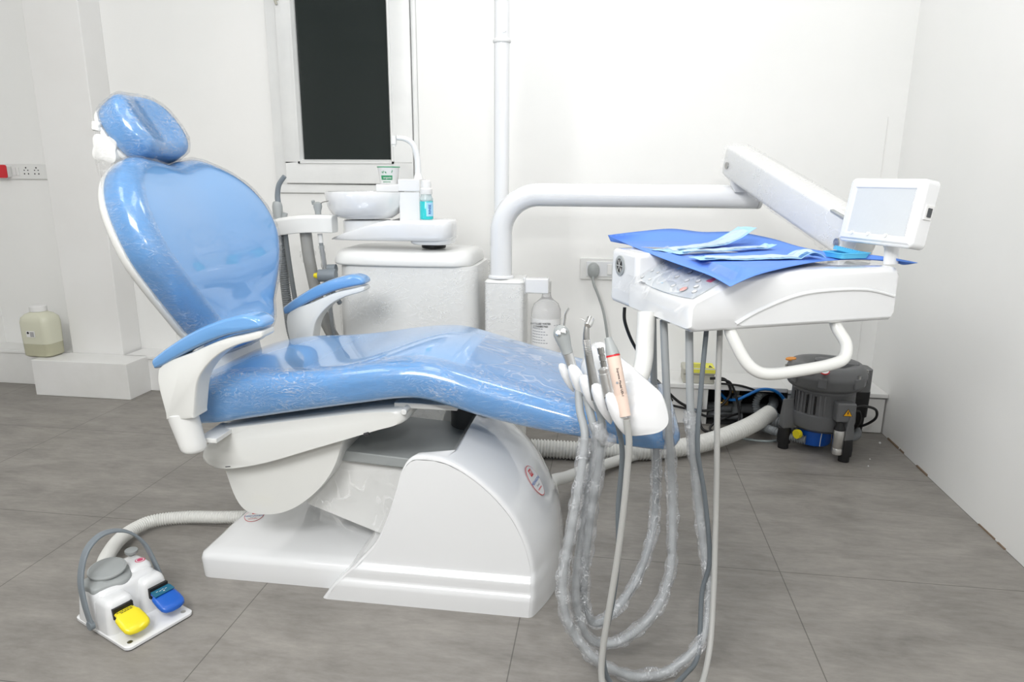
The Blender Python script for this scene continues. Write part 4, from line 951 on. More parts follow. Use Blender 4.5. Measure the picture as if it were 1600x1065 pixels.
# moulded arc on the near face
ar = crom([TL(0.105, -0.001, 0.765), TL(0.155, -0.001, 0.789), TL(0.24, -0.001, 0.816), TL(0.32, -0.001, 0.824), TL(0.42, -0.001, 0.822), TL(0.497, -0.001, 0.805)], 6)
obj('moulded_arc', G().tube(ar, 0.0075, 10, flat=0.6).prism([p+TB*(-0.0035) for p in ar]+[TL(0.497, -0.0045, 0.760), TL(0.12, -0.0045, 0.760)], TB*0.004), 'white_gloss', hdm, smooth=60)
# control panel with buttons (slope plane)
sl = (TL(0.088, 0, 0.853)-TL(0.0, 0, 0.808)).normalized(); pn = TB.cross(sl)
if pn.z < 0: pn = -pn
pn = (pn-TB*0.06).normalized()
def PP(u_, v_, off=0.0):
    q = TL(0.028, 0.004, 0)+TB*v_+V((sl.x, sl.y, 0))*(u_-0.018); a_ = (q-C0).dot(TA); b_ = (q-C0).dot(TB)
    return V((q.x, q.y, 0.8085+0.511*a_+tz(a_, b_)))+pn*off
def snap(q):
    q = V(q); a_ = (q-C0).dot(TA); b_ = (q-C0).dot(TB); return V((q.x, q.y, 0.8085+0.511*a_+tz(a_, b_)))+pn*0.0027
pq = crom([PP(0.000, 0.02), PP(-0.008, 0.10), PP(-0.006, 0.20), PP(0.010, 0.235), PP(0.060, 0.236), PP(0.078, 0.16), PP(0.080, 0.03), PP(0.070, 0.010), PP(0.012, 0.010)], 5, closed=True)
cpn = obj('control_panel', G().prism([p+pn*0.0005 for p in pq], pn*0.002), 'panel_face', hdm, smooth=0)
cpn['label'] = 'grey membrane control panel with push buttons'
def rnd(q, r, m, nm='push_button', sx_=1.0, h=0.0008):
    q = snap(q)+pn*0.0002; g = G(); R0 = [q+(TB*math.cos(2*PI*k/18)*sx_+sl*math.sin(2*PI*k/18))*r for k in range(18)]
    g.prism(R0, pn*h); o = obj(nm, g, 'grey_ink', cpn, smooth=0)
    obj('button_face', G().prism([q+(p-q)*0.84+pn*h for p in R0], pn*0.0003), m, o, smooth=0); return o
for q in ((0.1157, 1.6147, 0.8580), (0.1273, 1.5946, 0.8577), (0.0833, 1.6302, 0.8478), (0.0899, 1.6117, 0.8458), (0.0966, 1.6009, 0.8459), (0.1031, 1.5866, 0.8449), (0.1146, 1.5637, 0.8439), (0.0682, 1.6044, 0.8343), (0.0817, 1.5794, 0.8336), (0.0960, 1.5505, 0.8322)): rnd(q, 0.0042, 'label_white')
for q in ((0.1512, 1.5014, 0.8434), (0.1768, 1.4956, 0.8532), (0.1966, 1.4616, 0.8529), (0.1677, 1.4645, 0.8409), (0.1882, 1.4407, 0.8436), (0.1410, 1.4682, 0.8301), (0.1825, 1.4209, 0.8358), (0.1770, 1.4015, 0.8282)): rnd(q, 0.0062, 'label_white')
o = rnd((0.1586, 1.4317, 0.8281), 0.0095, 'salmon'); o['label'] = 'round orange button'
for q, w_, h_, m_ in (((0.1053, 1.6377, 0.8595), 0.014, 0.012, 'red'), ((0.2123, 1.4229, 0.8495), 0.018, 0.018, 'pink_red'), ((0.1590, 1.5352, 0.8559), 0.014, 0.010, 'pouch_blue'), ((0.1211, 1.5079, 0.8319), 0.012, 0.008, 'pouch_blue')):
    plate('panel_mark', snap(q)+pn*0.0003, TB, sl, w_, h_, 0.0004, m_, cpn)
text('lettering', 'TIMER', 'grey_ink', cpn, snap((0.0795, 1.5530, 0.8256))+pn*0.0004, -TB, sl, 0.010, 0.0006)
# clear film over the control panel corner
rows = []
for i in range(24):
    row = []
    for j in range(16):
        u_ = -0.045+0.15*j/15; v_ = -0.02+0.30*i/23; q = PP(u_, v_, 0.009+0.004*noise.noise(V((u_*25, v_*14, 2))))
        if u_ < -0.012: q = q+V((0, 0, -(-0.012-u_)*0.2))
        row.append(q)
    rows.append(row)
obj('panel_film', G().loft(rows, closed=False, cap0=False, cap1=False), 'clear_sheet', hdm, smooth=180)
# handle under the near face
hpth = [TL(0.108, 0.02, 0.752), TL(0.110, 0.010, 0.735), TL(0.128, -0.012, 0.690), TL(0.150, -0.025, 0.668), TL(0.185, -0.030, 0.661), TL(0.26, -0.030, 0.664), TL(0.330, -0.030, 0.671), TL(0.362, -0.028, 0.682), TL(0.375, -0.015, 0.708), TL(0.372, 0.010, 0.735), TL(0.370, 0.02, 0.752)]
obj('grab_handle', G().tube(crom(hpth, 7), 0.0125, 18), 'white_warm', hdm, smooth=60)
obj('bottom_screw', G().cyl(TL(0.265, 0.10, 0.752), TL(0.265, 0.10, 0.742), 0.008), 'steel', hdm)
obj('head_pivot', G().bb((0.545, 1.72, 0.862), (0.62, 1.80, 0.92)), 'white_satin', du, bevel=0.004)
# film viewer
A0 = (0.5250, 1.6800, 0.9144); A1 = (0.6134, 1.5000, 0.9109); 
A0 = V(A0); A1 = V(A1); A1.z = (A0.z+A1.z)/2+0.0; A0.z = A1.z
vr = (A1-A0); vr.z = 0; vw = vr.length; vr.normalize(); vn = V((vr.y, -vr.x, 0))
tilt = math.radians(9); vu = (Zv*math.cos(tilt)-vn*math.sin(tilt)).normalized(); vn2 = vr.cross(vu).normalized(); VH = 0.142
vc = (A0+A1)/2+vu*VH/2-vn2*0.0225
fv = obj('film_viewer', plate(None, vc+vn2*(-0.0145), vr, vu, vw, VH, 0.038, '', None, 0.012), 'white_gloss', du, bevel=0.005)
fv['label'] = 'tilted white film viewer box with a pale screen'
def vq(a, b, off): return vc+vr*a*vw/2+vu*b*VH/2+vn2*(0.0235+off)
g = G(); R = []
for s, off in ((0.94, 0.0), (0.90, 0.003), (0.80, 0.003), (0.74, -0.002)):
    R.append([vq(a*s, b*(1-(1-s)*vw/VH), off) for a, b in ((-1, -1), (1, -1), (1, 1), (-1, 1))])
obj('bezel', G().loft(R, cap0=False, cap1=False), 'white_gloss', fv, smooth=0)
obj('viewer_screen', plate(None, vq(0, 0, -0.001), vr, vu, vw*0.76, VH*0.70, 0.002, '', None), 'screen_glass', fv, smooth=0)
for a in (-0.6, -0.15, 0.32): obj('film_clip', G().cyl(vq(a, -0.70, 0), vq(a, -0.70, 0.005), 0.0042, n=14), 'label_white', fv)
q = vc+vr*(vw/2)+vn2*0.004+vu*0.005
sw_ = obj('rocker_switch', G().box(q, (0.006, 0.022, 0.030), Matrix((vr, vn2, vu)).transposed()), 'label_white', fv, bevel=0.001)
obj('switch_key', G().box(q+vr*0.0035, (0.003, 0.010, 0.018), Matrix((vr, vn2, vu)).transposed()), 'grey_dark', sw_)
obj('viewer_post', G().tube([V((0.6164, 1.6000, 0.8700)), V((0.6142, 1.6000, 0.9077)), vc-vn2*0.01-vu*0.05], 0.016, 14, flat=0.6), 'white_gloss', du)

# ---- instrument holder under the table, hung from a bent tube
hq = [(0.0551, 1.2000, 0.5859), (0.0805, 1.2000, 0.5887), (0.1055, 1.2000, 0.5952), (0.1207, 1.2000, 0.6085), (0.1243, 1.2000, 0.6247), (0.1170, 1.2000, 0.6524), (0.1056, 1.2000, 0.6736), (0.0874, 1.2000, 0.6751), (0.0712, 1.2000, 0.6597), (0.0597, 1.2000, 0.6371), (0.0504, 1.2000, 0.6143), (0.0489, 1.2000, 0.5955)]
hq = crom([V(q) for q in hq], 3, closed=True); hc = sum(hq, V((0, 0, 0)))/len(hq); sh_ = V((-0.108, 0.26, 0.036))
R = []
for t, s in ((0, 0.90), (0.012, 0.97), (0.035, 1.0), (0.5, 0.97), (0.93, 0.92), (0.98, 0.84), (1.0, 0.70)): R.append([hc+(p-hc)*s+sh_*t for p in hq])
ih = obj('instrument_holder', G().loft(R), 'white_gloss', du, smooth=50)
ih['label'] = 'rounded white holder block with five petal cradles'
obj('holder_tube', G().tube(crom([V((0.0886, 1.5000, 0.7628)), V((0.0878, 1.4800, 0.7068)), V((0.0862, 1.4600, 0.6657)), V((0.0751, 1.4200, 0.6363)), V((0.0443, 1.3800, 0.6160))], 8), 0.0195, 18), 'white_warm', ih, smooth=60)
cr5 = [((-0.0789, 1.4500, 0.6231), 1.0), ((-0.0514, 1.4000, 0.6276), 1.25), ((-0.0251, 1.3400, 0.6237), 1.25), ((0.0014, 1.2700, 0.6278), 1.25), ((0.0287, 1.2000, 0.6329), 1.25)]
ax_ = (V((-0.0687, 1.4200, 0.6724))-V((-0.0529, 1.4200, 0.6013))).normalized()
for q, s in cr5:
    q = V(q); zz = -ax_; xx, yy = frame(zz); R = []
    for h_, r_ in ((-0.030, 0.004), (-0.027, 0.010), (-0.018, 0.0145), (-0.004, 0.0160), (0.010, 0.0145), (0.022, 0.0105), (0.031, 0.0055), (0.036, 0.001)):
        R.append([q+zz*h_*s+(V((1, 0, 0))*math.cos(2*PI*k/20)*0.82+V((0, 1, 0.0))*math.sin(2*PI*k/20))*r_*s+V((0.006, 0, 0))*(h_/0.03) for k in range(20)])
    R.append([q+zz*0.037*s+V((0.007, 0, 0))]*20)
    cd = obj('cradle', G().loft(R), 'white_gloss', ih, smooth=60)
    

# ================================================================ ON THE TABLE
wb = thing('water_bottle', 'clear plastic distilled water bottle hanging from the bracket beside the column', 'bottle', (-0.208, 2.365, 0.44))
c = (-0.208, 2.365, 0)
obj('bottle_wall', G().lathe([(0.0155, 0.659), (0.016, 0.648), (0.019, 0.640), (0.026, 0.632), (0.043, 0.618), (0.0515, 0.598), (0.0525, 0.580), (0.0525, 0.44), (0.048, 0.432), (0.002, 0.430)], c, n=40), 'bottle_plastic', wb)
lb = obj('bottle_label', arcband((c[0], c[1]), 0.445, 0.570, 0.0529, 0.0529, -PI*0.98, -0.04, 24), 'label_white', wb)
for s, z, h_, a in (('DISTILLED WATER', 0.556, 0.0085, -0.62), ('CONNECTED', 0.546, 0.0085, -0.72)):
    text('lettering', s, 'black_ink', lb, (c[0]-0.014, c[1]-0.0548, z), (1, 0, 0), (0, 0, 1), h_, 0.0015)
g = G()
for k in range(6):
    for j in range(5+k % 3): g.add(*(lambda q: (q.v, q.f))(arcband((c[0], c[1]), 0.535-k*0.010, 0.5375-k*0.010, 0.0533, 0.0533, -2.5+j*0.17, -2.5+j*0.17+0.12, 2)))
for z in (0.548, 0.530):
    for a in (-0.95, -0.75, -0.5): g.add(*(lambda q: (q.v, q.f))(arcband((c[0], c[1]), z, z+0.0015, 0.0533, 0.0533, a, a+0.14, 3)))
obj('print', g, 'grey_ink', lb)

# ================================================================ HANDPIECES WITH THEIR HOSES
def stick(p0, p1, prof, n=22):
    p0, p1 = V(p0), V(p1); d = p1-p0; L = d.length
    return G().lathe([(r, t*L) for t, r in prof], p0, d, n)
# 1 air-water syringe
h = thing('air_water_syringe', 'grey and steel air-water syringe with a bent thin nozzle in the leftmost cradle', 'syringe', (-0.0531, 1.4200, 0.6071))
a, b = V((-0.0532, 1.4200, 0.6100)), V((-0.0774, 1.4250, 0.6821))
obj('steel_body', stick(a, b, [(0, 0.0085), (0.5, 0.0105), (1.0, 0.0118)]), 'aluminium', h)
c = V((-0.0926, 1.4300, 0.7255))
obj('grey_head', stick(b, c, [(0, 0.0122), (0.3, 0.0125), (0.7, 0.0160), (1.0, 0.0175), (1.15, 0.0155), (1.3, 0.0105), (1.38, 0.003)]), 'grey_mid', h)
for px_ in ((-0.0968, 1.4120, 0.7280), (-0.0860, 1.4120, 0.7326)): obj('button', stick(V(px_)+V((0.001, 0.01, -0.003)), V(px_)+V((-0.001, -0.004, 0.003)), [(0, 0.0062), (0.8, 0.0062), (1.0, 0.0045), (1.02, 0.001)]), 'chrome', h)
obj('nozzle', G().tube(crom([V((-0.0873, 1.4300, 0.7370)), V((-0.0851, 1.4300, 0.7566)), V((-0.0840, 1.4300, 0.7678)), V((-0.0775, 1.4300, 0.7805))], 6), 0.0023, 10), 'chrome', h)
H1 = [V(p) for p in ((-0.0510, 1.4000, 0.6134), (-0.0455, 1.3600, 0.5786), (-0.0320, 1.3200, 0.5338), (-0.0390, 1.3000, 0.4463), (-0.0534, 1.2800, 0.3406), (-0.0668, 1.2600, 0.2396), (-0.0563, 1.2500, 0.1619), (-0.0282, 1.2500, 0.1070), (0.0063, 1.2500, 0.0692), (0.0502, 1.2600, 0.0367), (0.1052, 1.2750, 0.0154), (0.1567, 1.2900, 0.0221), (0.2075, 1.3100, 0.0552), (0.2394, 1.3400, 0.0933), (0.2492, 1.3800, 0.1634), (0.2290, 1.4100, 0.2927), (0.2072, 1.4300, 0.4266), (0.1897, 1.4400, 0.5639), (0.1767, 1.4500, 0.7382))]
obj('hose', hose(H1, 0.0085, 12, 0.016), 'hose_grey_light', h)
obj('hose_film', sleeve(H1[2:18], 0.0135, 1, 14), 'sleeve_film', h, smooth=180)
# 2 bare coupling in the second slot
h = thing('handpiece_coupling', 'short bare metal coupling sunk between the second and third cradles', 'coupling', (-0.0361, 1.3600, 0.6182))
a, b = V((-0.0332, 1.3600, 0.6100)), V((-0.0414, 1.3700, 0.6510))
obj('metal_coupling', stick(a, b, [(0, 0.0065), (0.6, 0.0068), (0.62, 0.0075), (1.0, 0.0075), (1.0, 0.005), (0.9, 0.001)]), 'steel', h)
H2 = [V(p) for p in ((-0.0332, 1.3600, 0.6100), (-0.0178, 1.3400, 0.5592), (-0.0084, 1.3300, 0.5215), (-0.0181, 1.3200, 0.4256), (-0.0337, 1.3100, 0.2974), (-0.0396, 1.3000, 0.1876), (-0.0220, 1.3000, 0.1003), (0.0052, 1.3100, 0.0640), (0.0528, 1.3300, 0.0543), (0.1057, 1.3600, 0.0771), (0.1472, 1.3900, 0.1223), (0.1682, 1.4200, 0.1911), (0.1687, 1.4500, 0.2960), (0.1621, 1.4800, 0.4011), (0.1470, 1.5000, 0.5409), (0.1276, 1.5100, 0.7449))]
obj('hose', hose(H2, 0.0085, 12, 0.016), 'hose_grey_light', h)
obj('hose_film', sleeve(H2[1:15], 0.0135, 5, 14), 'sleeve_film', h, smooth=180)
# 3 turbine
h = thing('turbine_handpiece', 'slim ribbed steel turbine handpiece with a tiny bur in the middle cradle', 'handpiece', (-0.0144, 1.3200, 0.6252))
P_ = crom([V((-0.0127, 1.3100, 0.6192)), V((-0.0221, 1.3150, 0.6692)), V((-0.0313, 1.3200, 0.7135)), V((-0.0361, 1.3220, 0.7428)), V((-0.0356, 1.3250, 0.7655))], 6)
def rf(t, i): return 0.0095 if t < 0.1 else lerp(0.0100, 0.0078, (t-0.1)/0.45) if t < 0.55 else lerp(0.0078, 0.0050, (t-0.55)/0.45)
obj('handle', G().tube(P_, 0.009, 20, rfun=rf), 'steel', h, smooth=60)
obj('head', stick(V((-0.0288, 1.3350, 0.7779)), V((-0.0342, 1.3180, 0.7670)), [(0, 0.001), (0.02, 0.0080), (0.8, 0.0082), (1, 0.0062), (1, 0.001)]), 'chrome', h)
obj('bur', stick(V((-0.0396, 1.3200, 0.7767)), V((-0.0485, 1.3200, 0.7815)), [(0, 0.0012), (0.7, 0.0009), (1, 0.0004)], 8), 'steel', h)
g = G()
for k in range(13):
    t = 0.40+0.30*k/12; p = P_[int(t*(len(P_)-1))].lerp(P_[min(len(P_)-1, int(t*(len(P_)-1))+1)], (t*(len(P_)-1)) % 1)
    g.lathe([(0.0077, -0.0009), (0.0083, 0), (0.0077, 0.0009)], p, (P_[-1]-P_[8]), 16)
obj('grip_rings', g, 'chrome', h)
H3 = [V(p) for p in ((-0.0112, 1.3000, 0.6199), (0.0005, 1.3000, 0.5749), (-0.0016, 1.3000, 0.4924), (-0.0171, 1.3000, 0.3341), (-0.0235, 1.3100, 0.1826), (-0.0093, 1.3200, 0.1143), (0.0147, 1.3300, 0.1002), (0.0504, 1.3600, 0.1183), (0.0916, 1.4000, 0.1656), (0.1199, 1.4400, 0.2364), (0.1314, 1.4800, 0.3080), (0.1268, 1.5200, 0.4656), (0.1170, 1.5400, 0.5877), (0.1063, 1.5500, 0.7449))]
obj('hose', hose(H3, 0.0080, 12, 0.016), 'hose_grey', h)
obj('hose_film', sleeve(H3[1:13], 0.0130, 11, 14), 'sleeve_film', h, smooth=180)
g = G(); rows = []
for i in range(10):
    rows.append([V((-0.0205, 1.2900, 0.6411))+V((0.008*math.cos(a_)*(1+0.05*i), 0.006*math.sin(a_), -0.006*i))+V((0.003, -0.004, 0))*noise.noise(V((i*0.9, a_*2, 4))) for a_ in [2*PI*k/14 for k in range(14)]])
sc_ = sleeve([V((-0.0071, 1.2900, 0.5781)), V((0.0045, 1.2850, 0.5402)), V((0.0145, 1.2850, 0.5408)), V((0.0203, 1.2850, 0.5547))], 0.011, 21, 10, 0.9)
obj('film_scrap', sc_, 'sleeve_film', h, smooth=180)
# 4 micromotor
h = thing('micromotor', 'thick silver micromotor with a stepped steel coupling in the fourth cradle', 'handpiece', (0.0174, 1.2400, 0.6259))
a, b = V((0.0141, 1.2450, 0.6495)), V((0.0012, 1.2550, 0.7014))
obj('motor_body', stick(a, b, [(0, 0.0120), (0.05, 0.0125), (0.78, 0.0130), (0.80, 0.0118), (0.84, 0.0118), (0.86, 0.0125), (0.96, 0.0122), (1.0, 0.0085), (1.03, 0.006)]), 'aluminium', h)
b2 = V((-0.0074, 1.2600, 0.7385))
obj('coupling', stick(b, b2, [(0, 0.0055), (0.3, 0.0060), (0.32, 0.0048), (0.36, 0.0048), (0.38, 0.0062), (0.62, 0.0062), (0.64, 0.0048), (0.68, 0.0048), (0.70, 0.0064), (1, 0.0064), (1, 0.0035), (0.85, 0.001)]), 'steel', h)
obj('rubber_end', stick(V((0.0187, 1.2400, 0.6235)), a, [(0, 0.0085), (0.4, 0.0100), (1, 0.0112)]), 'black_rubber', h)
H4 = [V(p) for p in ((0.0198, 1.2350, 0.6253), (0.0322, 1.2400, 0.5883), (0.0415, 1.2500, 0.5433), (0.0425, 1.2550, 0.4932), (0.0394, 1.2500, 0.4177), (0.0430, 1.2300, 0.3289), (0.0352, 1.2000, 0.2412), (0.0210, 1.1700, 0.1612), (0.0319, 1.1500, 0.1062), (0.0765, 1.1500, 0.0682), (0.1482, 1.2000, 0.0523), (0.1947, 1.2600, 0.0479), (0.2244, 1.3100, 0.0619), (0.2326, 1.3700, 0.1684), (0.2447, 1.3800, 0.2461), (0.2251, 1.3900, 0.3895), (0.2044, 1.4000, 0.4954), (0.2056, 1.4200, 0.6285), (0.2107, 1.4400, 0.7417))]
obj('hose', hose(H4, 0.0052, 12, 0.007), 'hose_dark', h)
# 5 ultrasonic scaler
h = thing('ultrasonic_scaler', 'pinkish beige scaler handpiece with a grey cone and red ring in the rightmost cradle', 'handpiece', (0.0437, 1.1900, 0.6298))
a, b = V((0.0423, 1.1850, 0.6315)), V((0.0165, 1.2150, 0.7350)); c = V((0.0060, 1.2250, 0.7669))
bd = obj('scaler_body', stick(a, b, [(0, 0.0105), (0.35, 0.0118), (0.352, 0.0114), (0.36, 0.0118), (0.9, 0.0126), (1, 0.0126)]), 'pink_beige', h)
obj('red_ring', stick(b-(b-a).normalized()*0.001, b+(b-a).normalized()*0.0022, [(0, 0.0130), (1, 0.0128)]), 'red', h)
obj('grey_cone', stick(b+(b-a).normalized()*0.002, c, [(0, 0.0124), (0.3, 0.0112), (0.75, 0.0076), (0.8, 0.0072), (0.98, 0.0066), (1.0, 0.005), (1.0, 0.0038), (0.9, 0.002)]), 'grey_mid', h)
m_ = a.lerp(b, 0.56); dn = (V((0, 0, 1.05))-m_).normalized(); ax = (a-b).normalized()
nrm_ = (dn-ax*dn.dot(ax)).normalized(); nrm2 = nrm_+ax.cross(nrm_)*(-0.25); nrm2.normalize(); rv = ax; uv = nrm2.cross(rv)
text('lettering', 'Supreme Model UD-1', 'black_ink', bd, m_+nrm2*0.0123, rv, uv, 0.0058, 0.0014)
g = G(); 
for rr0 in (0.0030, 0.0020):
    pass
q = m_+nrm2*0.0120+uv*(-0.0)+ax.cross(nrm2)*0.0
obj('emblem', G().lathe([(0.0026, 0), (0.0026, 0.0012)], m_+(nrm2-uv*0.45).normalized()*0.0119+ax*(0.0), nrm2-uv*0.45, 5), 'grey_ink', bd, smooth=0)
H5 = [V(p) for p in ((0.0447, 1.1800, 0.6274), (0.0512, 1.1800, 0.5848), (0.0504, 1.1800, 0.5272), (0.0468, 1.1750, 0.4474), (0.0398, 1.1650, 0.3603), (0.0292, 1.1500, 0.2676), (0.0195, 1.1350, 0.1807), (0.0206, 1.1200, 0.1225), (0.0448, 1.1000, 0.0861), (0.1428, 1.1300, 0.0537), (0.2049, 1.1800, 0.0661), (0.2375, 1.2600, 0.1021), (0.2494, 1.3300, 0.1965), (0.2519, 1.3800, 0.3126), (0.2496, 1.4100, 0.4384), (0.2441, 1.4300, 0.5703), (0.2396, 1.4500, 0.7405))]
obj('hose', hose(H5, 0.0062, 12, 0.008), 'hose_beige', h)

# ================================================================ DRAPE, POUCHES, DISH
def sheet(name, corners, nu, nv, zf, m, t=0.0006, origin=None, parent=None):
    a, b, c, d = [V(p) for p in corners]; top = []
    for i in range(nu+1):
        for j in range(nv+1):
            u_, v_ = i/nu, j/nv; p = a.lerp(b, u_).lerp(d.lerp(c, u_), v_); top.append(p+V((0, 0, zf(u_, v_, p))))
    n = len(top); vs = top+[p-V((0, 0, t)) for p in top]; fs = []
    for i in range(nu):
        for j in range(nv):
            q = (i*(nv+1)+j, (i+1)*(nv+1)+j, (i+1)*(nv+1)+j+1, i*(nv+1)+j+1); fs.append(q); fs.append(tuple(k+n for k in q[::-1]))
    def side(idx): 
        for k in range(len(idx)-1): fs.append((idx[k], idx[k]+n, idx[k+1]+n, idx[k+1]))
    side([j for j in range(nv+1)]); side([nu*(nv+1)+j for j in range(nv+1)][::-1]); side([i*(nv+1) for i in range(nu+1)][::-1]); side([i*(nv+1)+nv for i in range(nu+1)])
    return obj(name, G().add(vs, fs), m, parent, smooth=180, origin=origin)
DA, DB, DC, DD = (-0.0018, 1.8728, 0.9000), (0.2302, 1.3182, 0.8530), (0.6284, 1.4979, 0.8840), (0.1884, 2.0864, 0.9050)
g_rows = []
edge_near = crom([V((-0.0018, 1.8728, 0.9000)), V((0.0549, 1.7427, 0.8860)), V((0.1234, 1.5020, 0.8800)), V((0.1707, 1.4381, 0.8700)), V((0.2053, 1.3880, 0.8620)), V((0.2302, 1.3182, 0.8530))], 6)
edge_near2 = crom([V((0.2302, 1.3182, 0.8530)), V((0.2809, 1.3535, 0.8700)), V((0.3738, 1.4727, 0.8745)), V((0.4739, 1.5810, 0.8760)), V((0.5680, 1.6239, 0.8760)), V((0.6241, 1.6076, 0.8735)), V((0.6401, 1.5931, 0.8700)), V((0.6485, 1.5462, 0.8800))], 6)
edge_far = crom([V((-0.0018, 1.8728, 0.9000)), V((0.0877, 1.9901, 0.9030)), V((0.1808, 2.0424, 0.9080)), V((0.2683, 2.0465, 0.9000)), V((0.3649, 2.0682, 0.9000)), V((0.4404, 1.9617, 0.8920)), V((0.4712, 1.7853, 0.8870)), V((0.5179, 1.6874, 0.8840)), V((0.5586, 1.6207, 0.8890)), V((0.6146, 1.6001, 0.8840)), V((0.6485, 1.5462, 0.8800))], 6)
near_all = edge_near+edge_near2[1:]
def samp(p, t):
    x = t*(len(p)-1); i = min(int(x), len(p)-2); return p[i].lerp(p[i+1], x-i)
rows = []
for i in range(61):
    t = i/60; a, b = samp(near_all, t), samp(edge_far, t)
    row = []
    for j in range(29):
        s = j/28; p = a.lerp(b, s); q = p-C0; la_, lb_ = q.dot(TA), q.dot(TB)
        base = (0.861+tz(la_, lb_)+0.0035) if lb_ < 0.25 else (0.884-0.010*max(0, min(1, (la_-0.04)/0.1))+0.0035)
        w_ = 4*s*(1-s)
        if s > 0 and s < 1 and 0 < t < 1:
            p = V((p.x, p.y, lerp(p.z, max(0.8785, base) if (la_ > 0.1 or lb_ > 0.24) else p.z, min(1, w_*2.5))+0.0012*noise.noise(V((p.x*18, p.y*18, 1)))*w_))
        row.append(p)
    rows.append(row)
top = [p for r in rows for p in r]; n = len(top); nv = 28
vs = top+[p-V((0, 0, 0.0009)) for p in top]; fs = []
for i in range(60):
    for j in range(nv):
        q = (i*(nv+1)+j, (i+1)*(nv+1)+j, (i+1)*(nv+1)+j+1, i*(nv+1)+j+1); fs.append(q); fs.append(tuple(k+n for k in q[::-1]))
for j0 in (0, nv):
    for i in range(60): fs.append((i*(nv+1)+j0, i*(nv+1)+j0+n, (i+1)*(nv+1)+j0+n, (i+1)*(nv+1)+j0))
tag(obj('table_drape', G().add(vs, fs), 'drape_blue', smooth=180), 'blue paper drape spread over the instrument table, its corners lifting', 'drape')
def pouch(label, pa, pb, width, z0, seed, bend=None, ink=True):
    """sterilisation pouch: paper-and-film strip from pa to pb"""
    pa, pb = V(pa), V(pb); d = pb-pa; L = d.length; d.normalize(); s = V((-d.y, d.x, 0)).normalized()
    t = thing('instrument_pouch', label, 'pouch', (pa+pb)/2, 'sterile instrument pouches')
    def P(u_, v_, off=0):
        zz = 0.0045*math.exp(-((v_)/0.45)**2)*(1 if 0.06 < u_ < 0.94 else 0.25)+0.0018*noise.noise(V((u_*9, v_*2, seed)))+0.0022*(noise.noise(V((u_*4, seed, 0)))+0.4)
        if bend: zz += bend(u_, v_)
        return pa+d*L*u_+s*width/2*v_+V((0, 0, zz+off))
    R = []
    for i in range(41):
        u_ = i/40; R.append([P(u_, -1+2*j/10) for j in range(11)]+[P(u_, 1-2*j/10, -0.0009) for j in range(11)])
    b = obj('pouch_body', G().loft(R), 'pouch_blue', t, smooth=60)
    R = [[P(i/40, -0.78+1.56*j/8, 0.0006) for j in range(9)] for i in range(3, 38)]
    obj('pouch_window', G().loft(R, closed=False, cap0=False, cap1=False), 'pouch_film', b, smooth=180)
    def patch(u0, u1, v0, v1, off, nm, m, par, k=6):
        return obj(nm, G().loft([[P(lerp(u0, u1, i/k), lerp(v0, v1, j/2), off) for j in range(3)] for i in range(k+1)], closed=False, cap0=False, cap1=False), m, par, smooth=180)
    for u0 in ((0.05, 0.80) if ink else (0.12,)):
        pt = patch(u0, u0+0.07, -0.93, -0.55, 0.0011, 'printed_mark', 'pouch_ink', b)
        q = P(u0+0.035, -0.75, 0.0018); text('lettering', 'STERIL', 'pouch_blue', pt, q, d, s, width*0.17, 0.0003)
    g = G()
    for k, u0 in enumerate((0.22, 0.38, 0.41, 0.55, 0.60, 0.65)):
        for v0 in (-0.90, -0.74):
            g.loft([[P(u0+w_, v0+0.06*j, 0.0012) for j in range(2)] for w_ in (0, 0.012, 0.024)], closed=False, cap0=False, cap1=False)
    obj('fine_print', g, 'pouch_ink', b, smooth=0)
    return t
pouch('light blue instrument pouch lying nearest the front edge of the drape', (0.1844, 1.5085, 0.8820), (0.4627, 1.6006, 0.8820), 0.058, 0, 1, lambda u_, v_: 0.012*max(0, 1-((u_-0.9)/0.1)**2) if u_ > 0.8 else 0)
pouch('light blue instrument pouch lying in the middle of the three, its end curled', (0.1465, 1.5851, 0.8840), (0.4013, 1.7855, 0.8840), 0.038, 0, 5, lambda u_, v_: 0.006*max(0, (u_-0.9)*10)+0.004*abs(v_)*math.sin(u_*7)**2)
pouch('light blue instrument pouch lying farthest back with its right end standing up', (0.1178, 1.6257, 0.8850), (0.3703, 1.9360, 0.8860), 0.055, 0, 9, lambda u_, v_: 0.036*max(0, (u_-0.62)/0.38)**1.3, ink=False)
ds = thing('bur_dish', 'small turquoise blue dish with a ribbed pad at the right end of the drape', 'dish', (0.5308, 1.6192, 0.8800))
dc = V((0.5279, 1.6186, 0.8800)); dc.z = 0.8805
def dq(a, b, z): return dc+TA*a+TB*b+V((0, 0, z))
def drr(hx, hy, z): return [dq(p.x, p.y, z) for p in rr(0, 0, 0, hx, hy, 0.006)]
obj('dish_tray', G().loft([drr(0.034, 0.026, 0.0), drr(0.038, 0.030, 0.010), drr(0.040, 0.032, 0.0105), drr(0.040, 0.032, 0.0125), drr(0.036, 0.028, 0.0125), drr(0.034, 0.026, 0.003), drr(0.020, 0.015, 0.003)]), 'dish_blue', ds, smooth=40)
g = G(); Rp = TR@Matrix.Rotation(-0.35, 3, 'Z')@Matrix.Rotation(0.22, 3, 'Y')
g.box(dq(0.004, 0.006, 0.014), (0.050, 0.022, 0.007), Rp)
for i in range(9):
    for j in range(4): g.box(dq(0.004, 0.006, 0.014)+Rp@V((-0.022+i*0.0055, -0.0085+j*0.0057, 0.0045)), (0.0036, 0.0036, 0.003), Rp)
obj('ribbed_pad', g, 'dish_blue', ds, smooth=0)

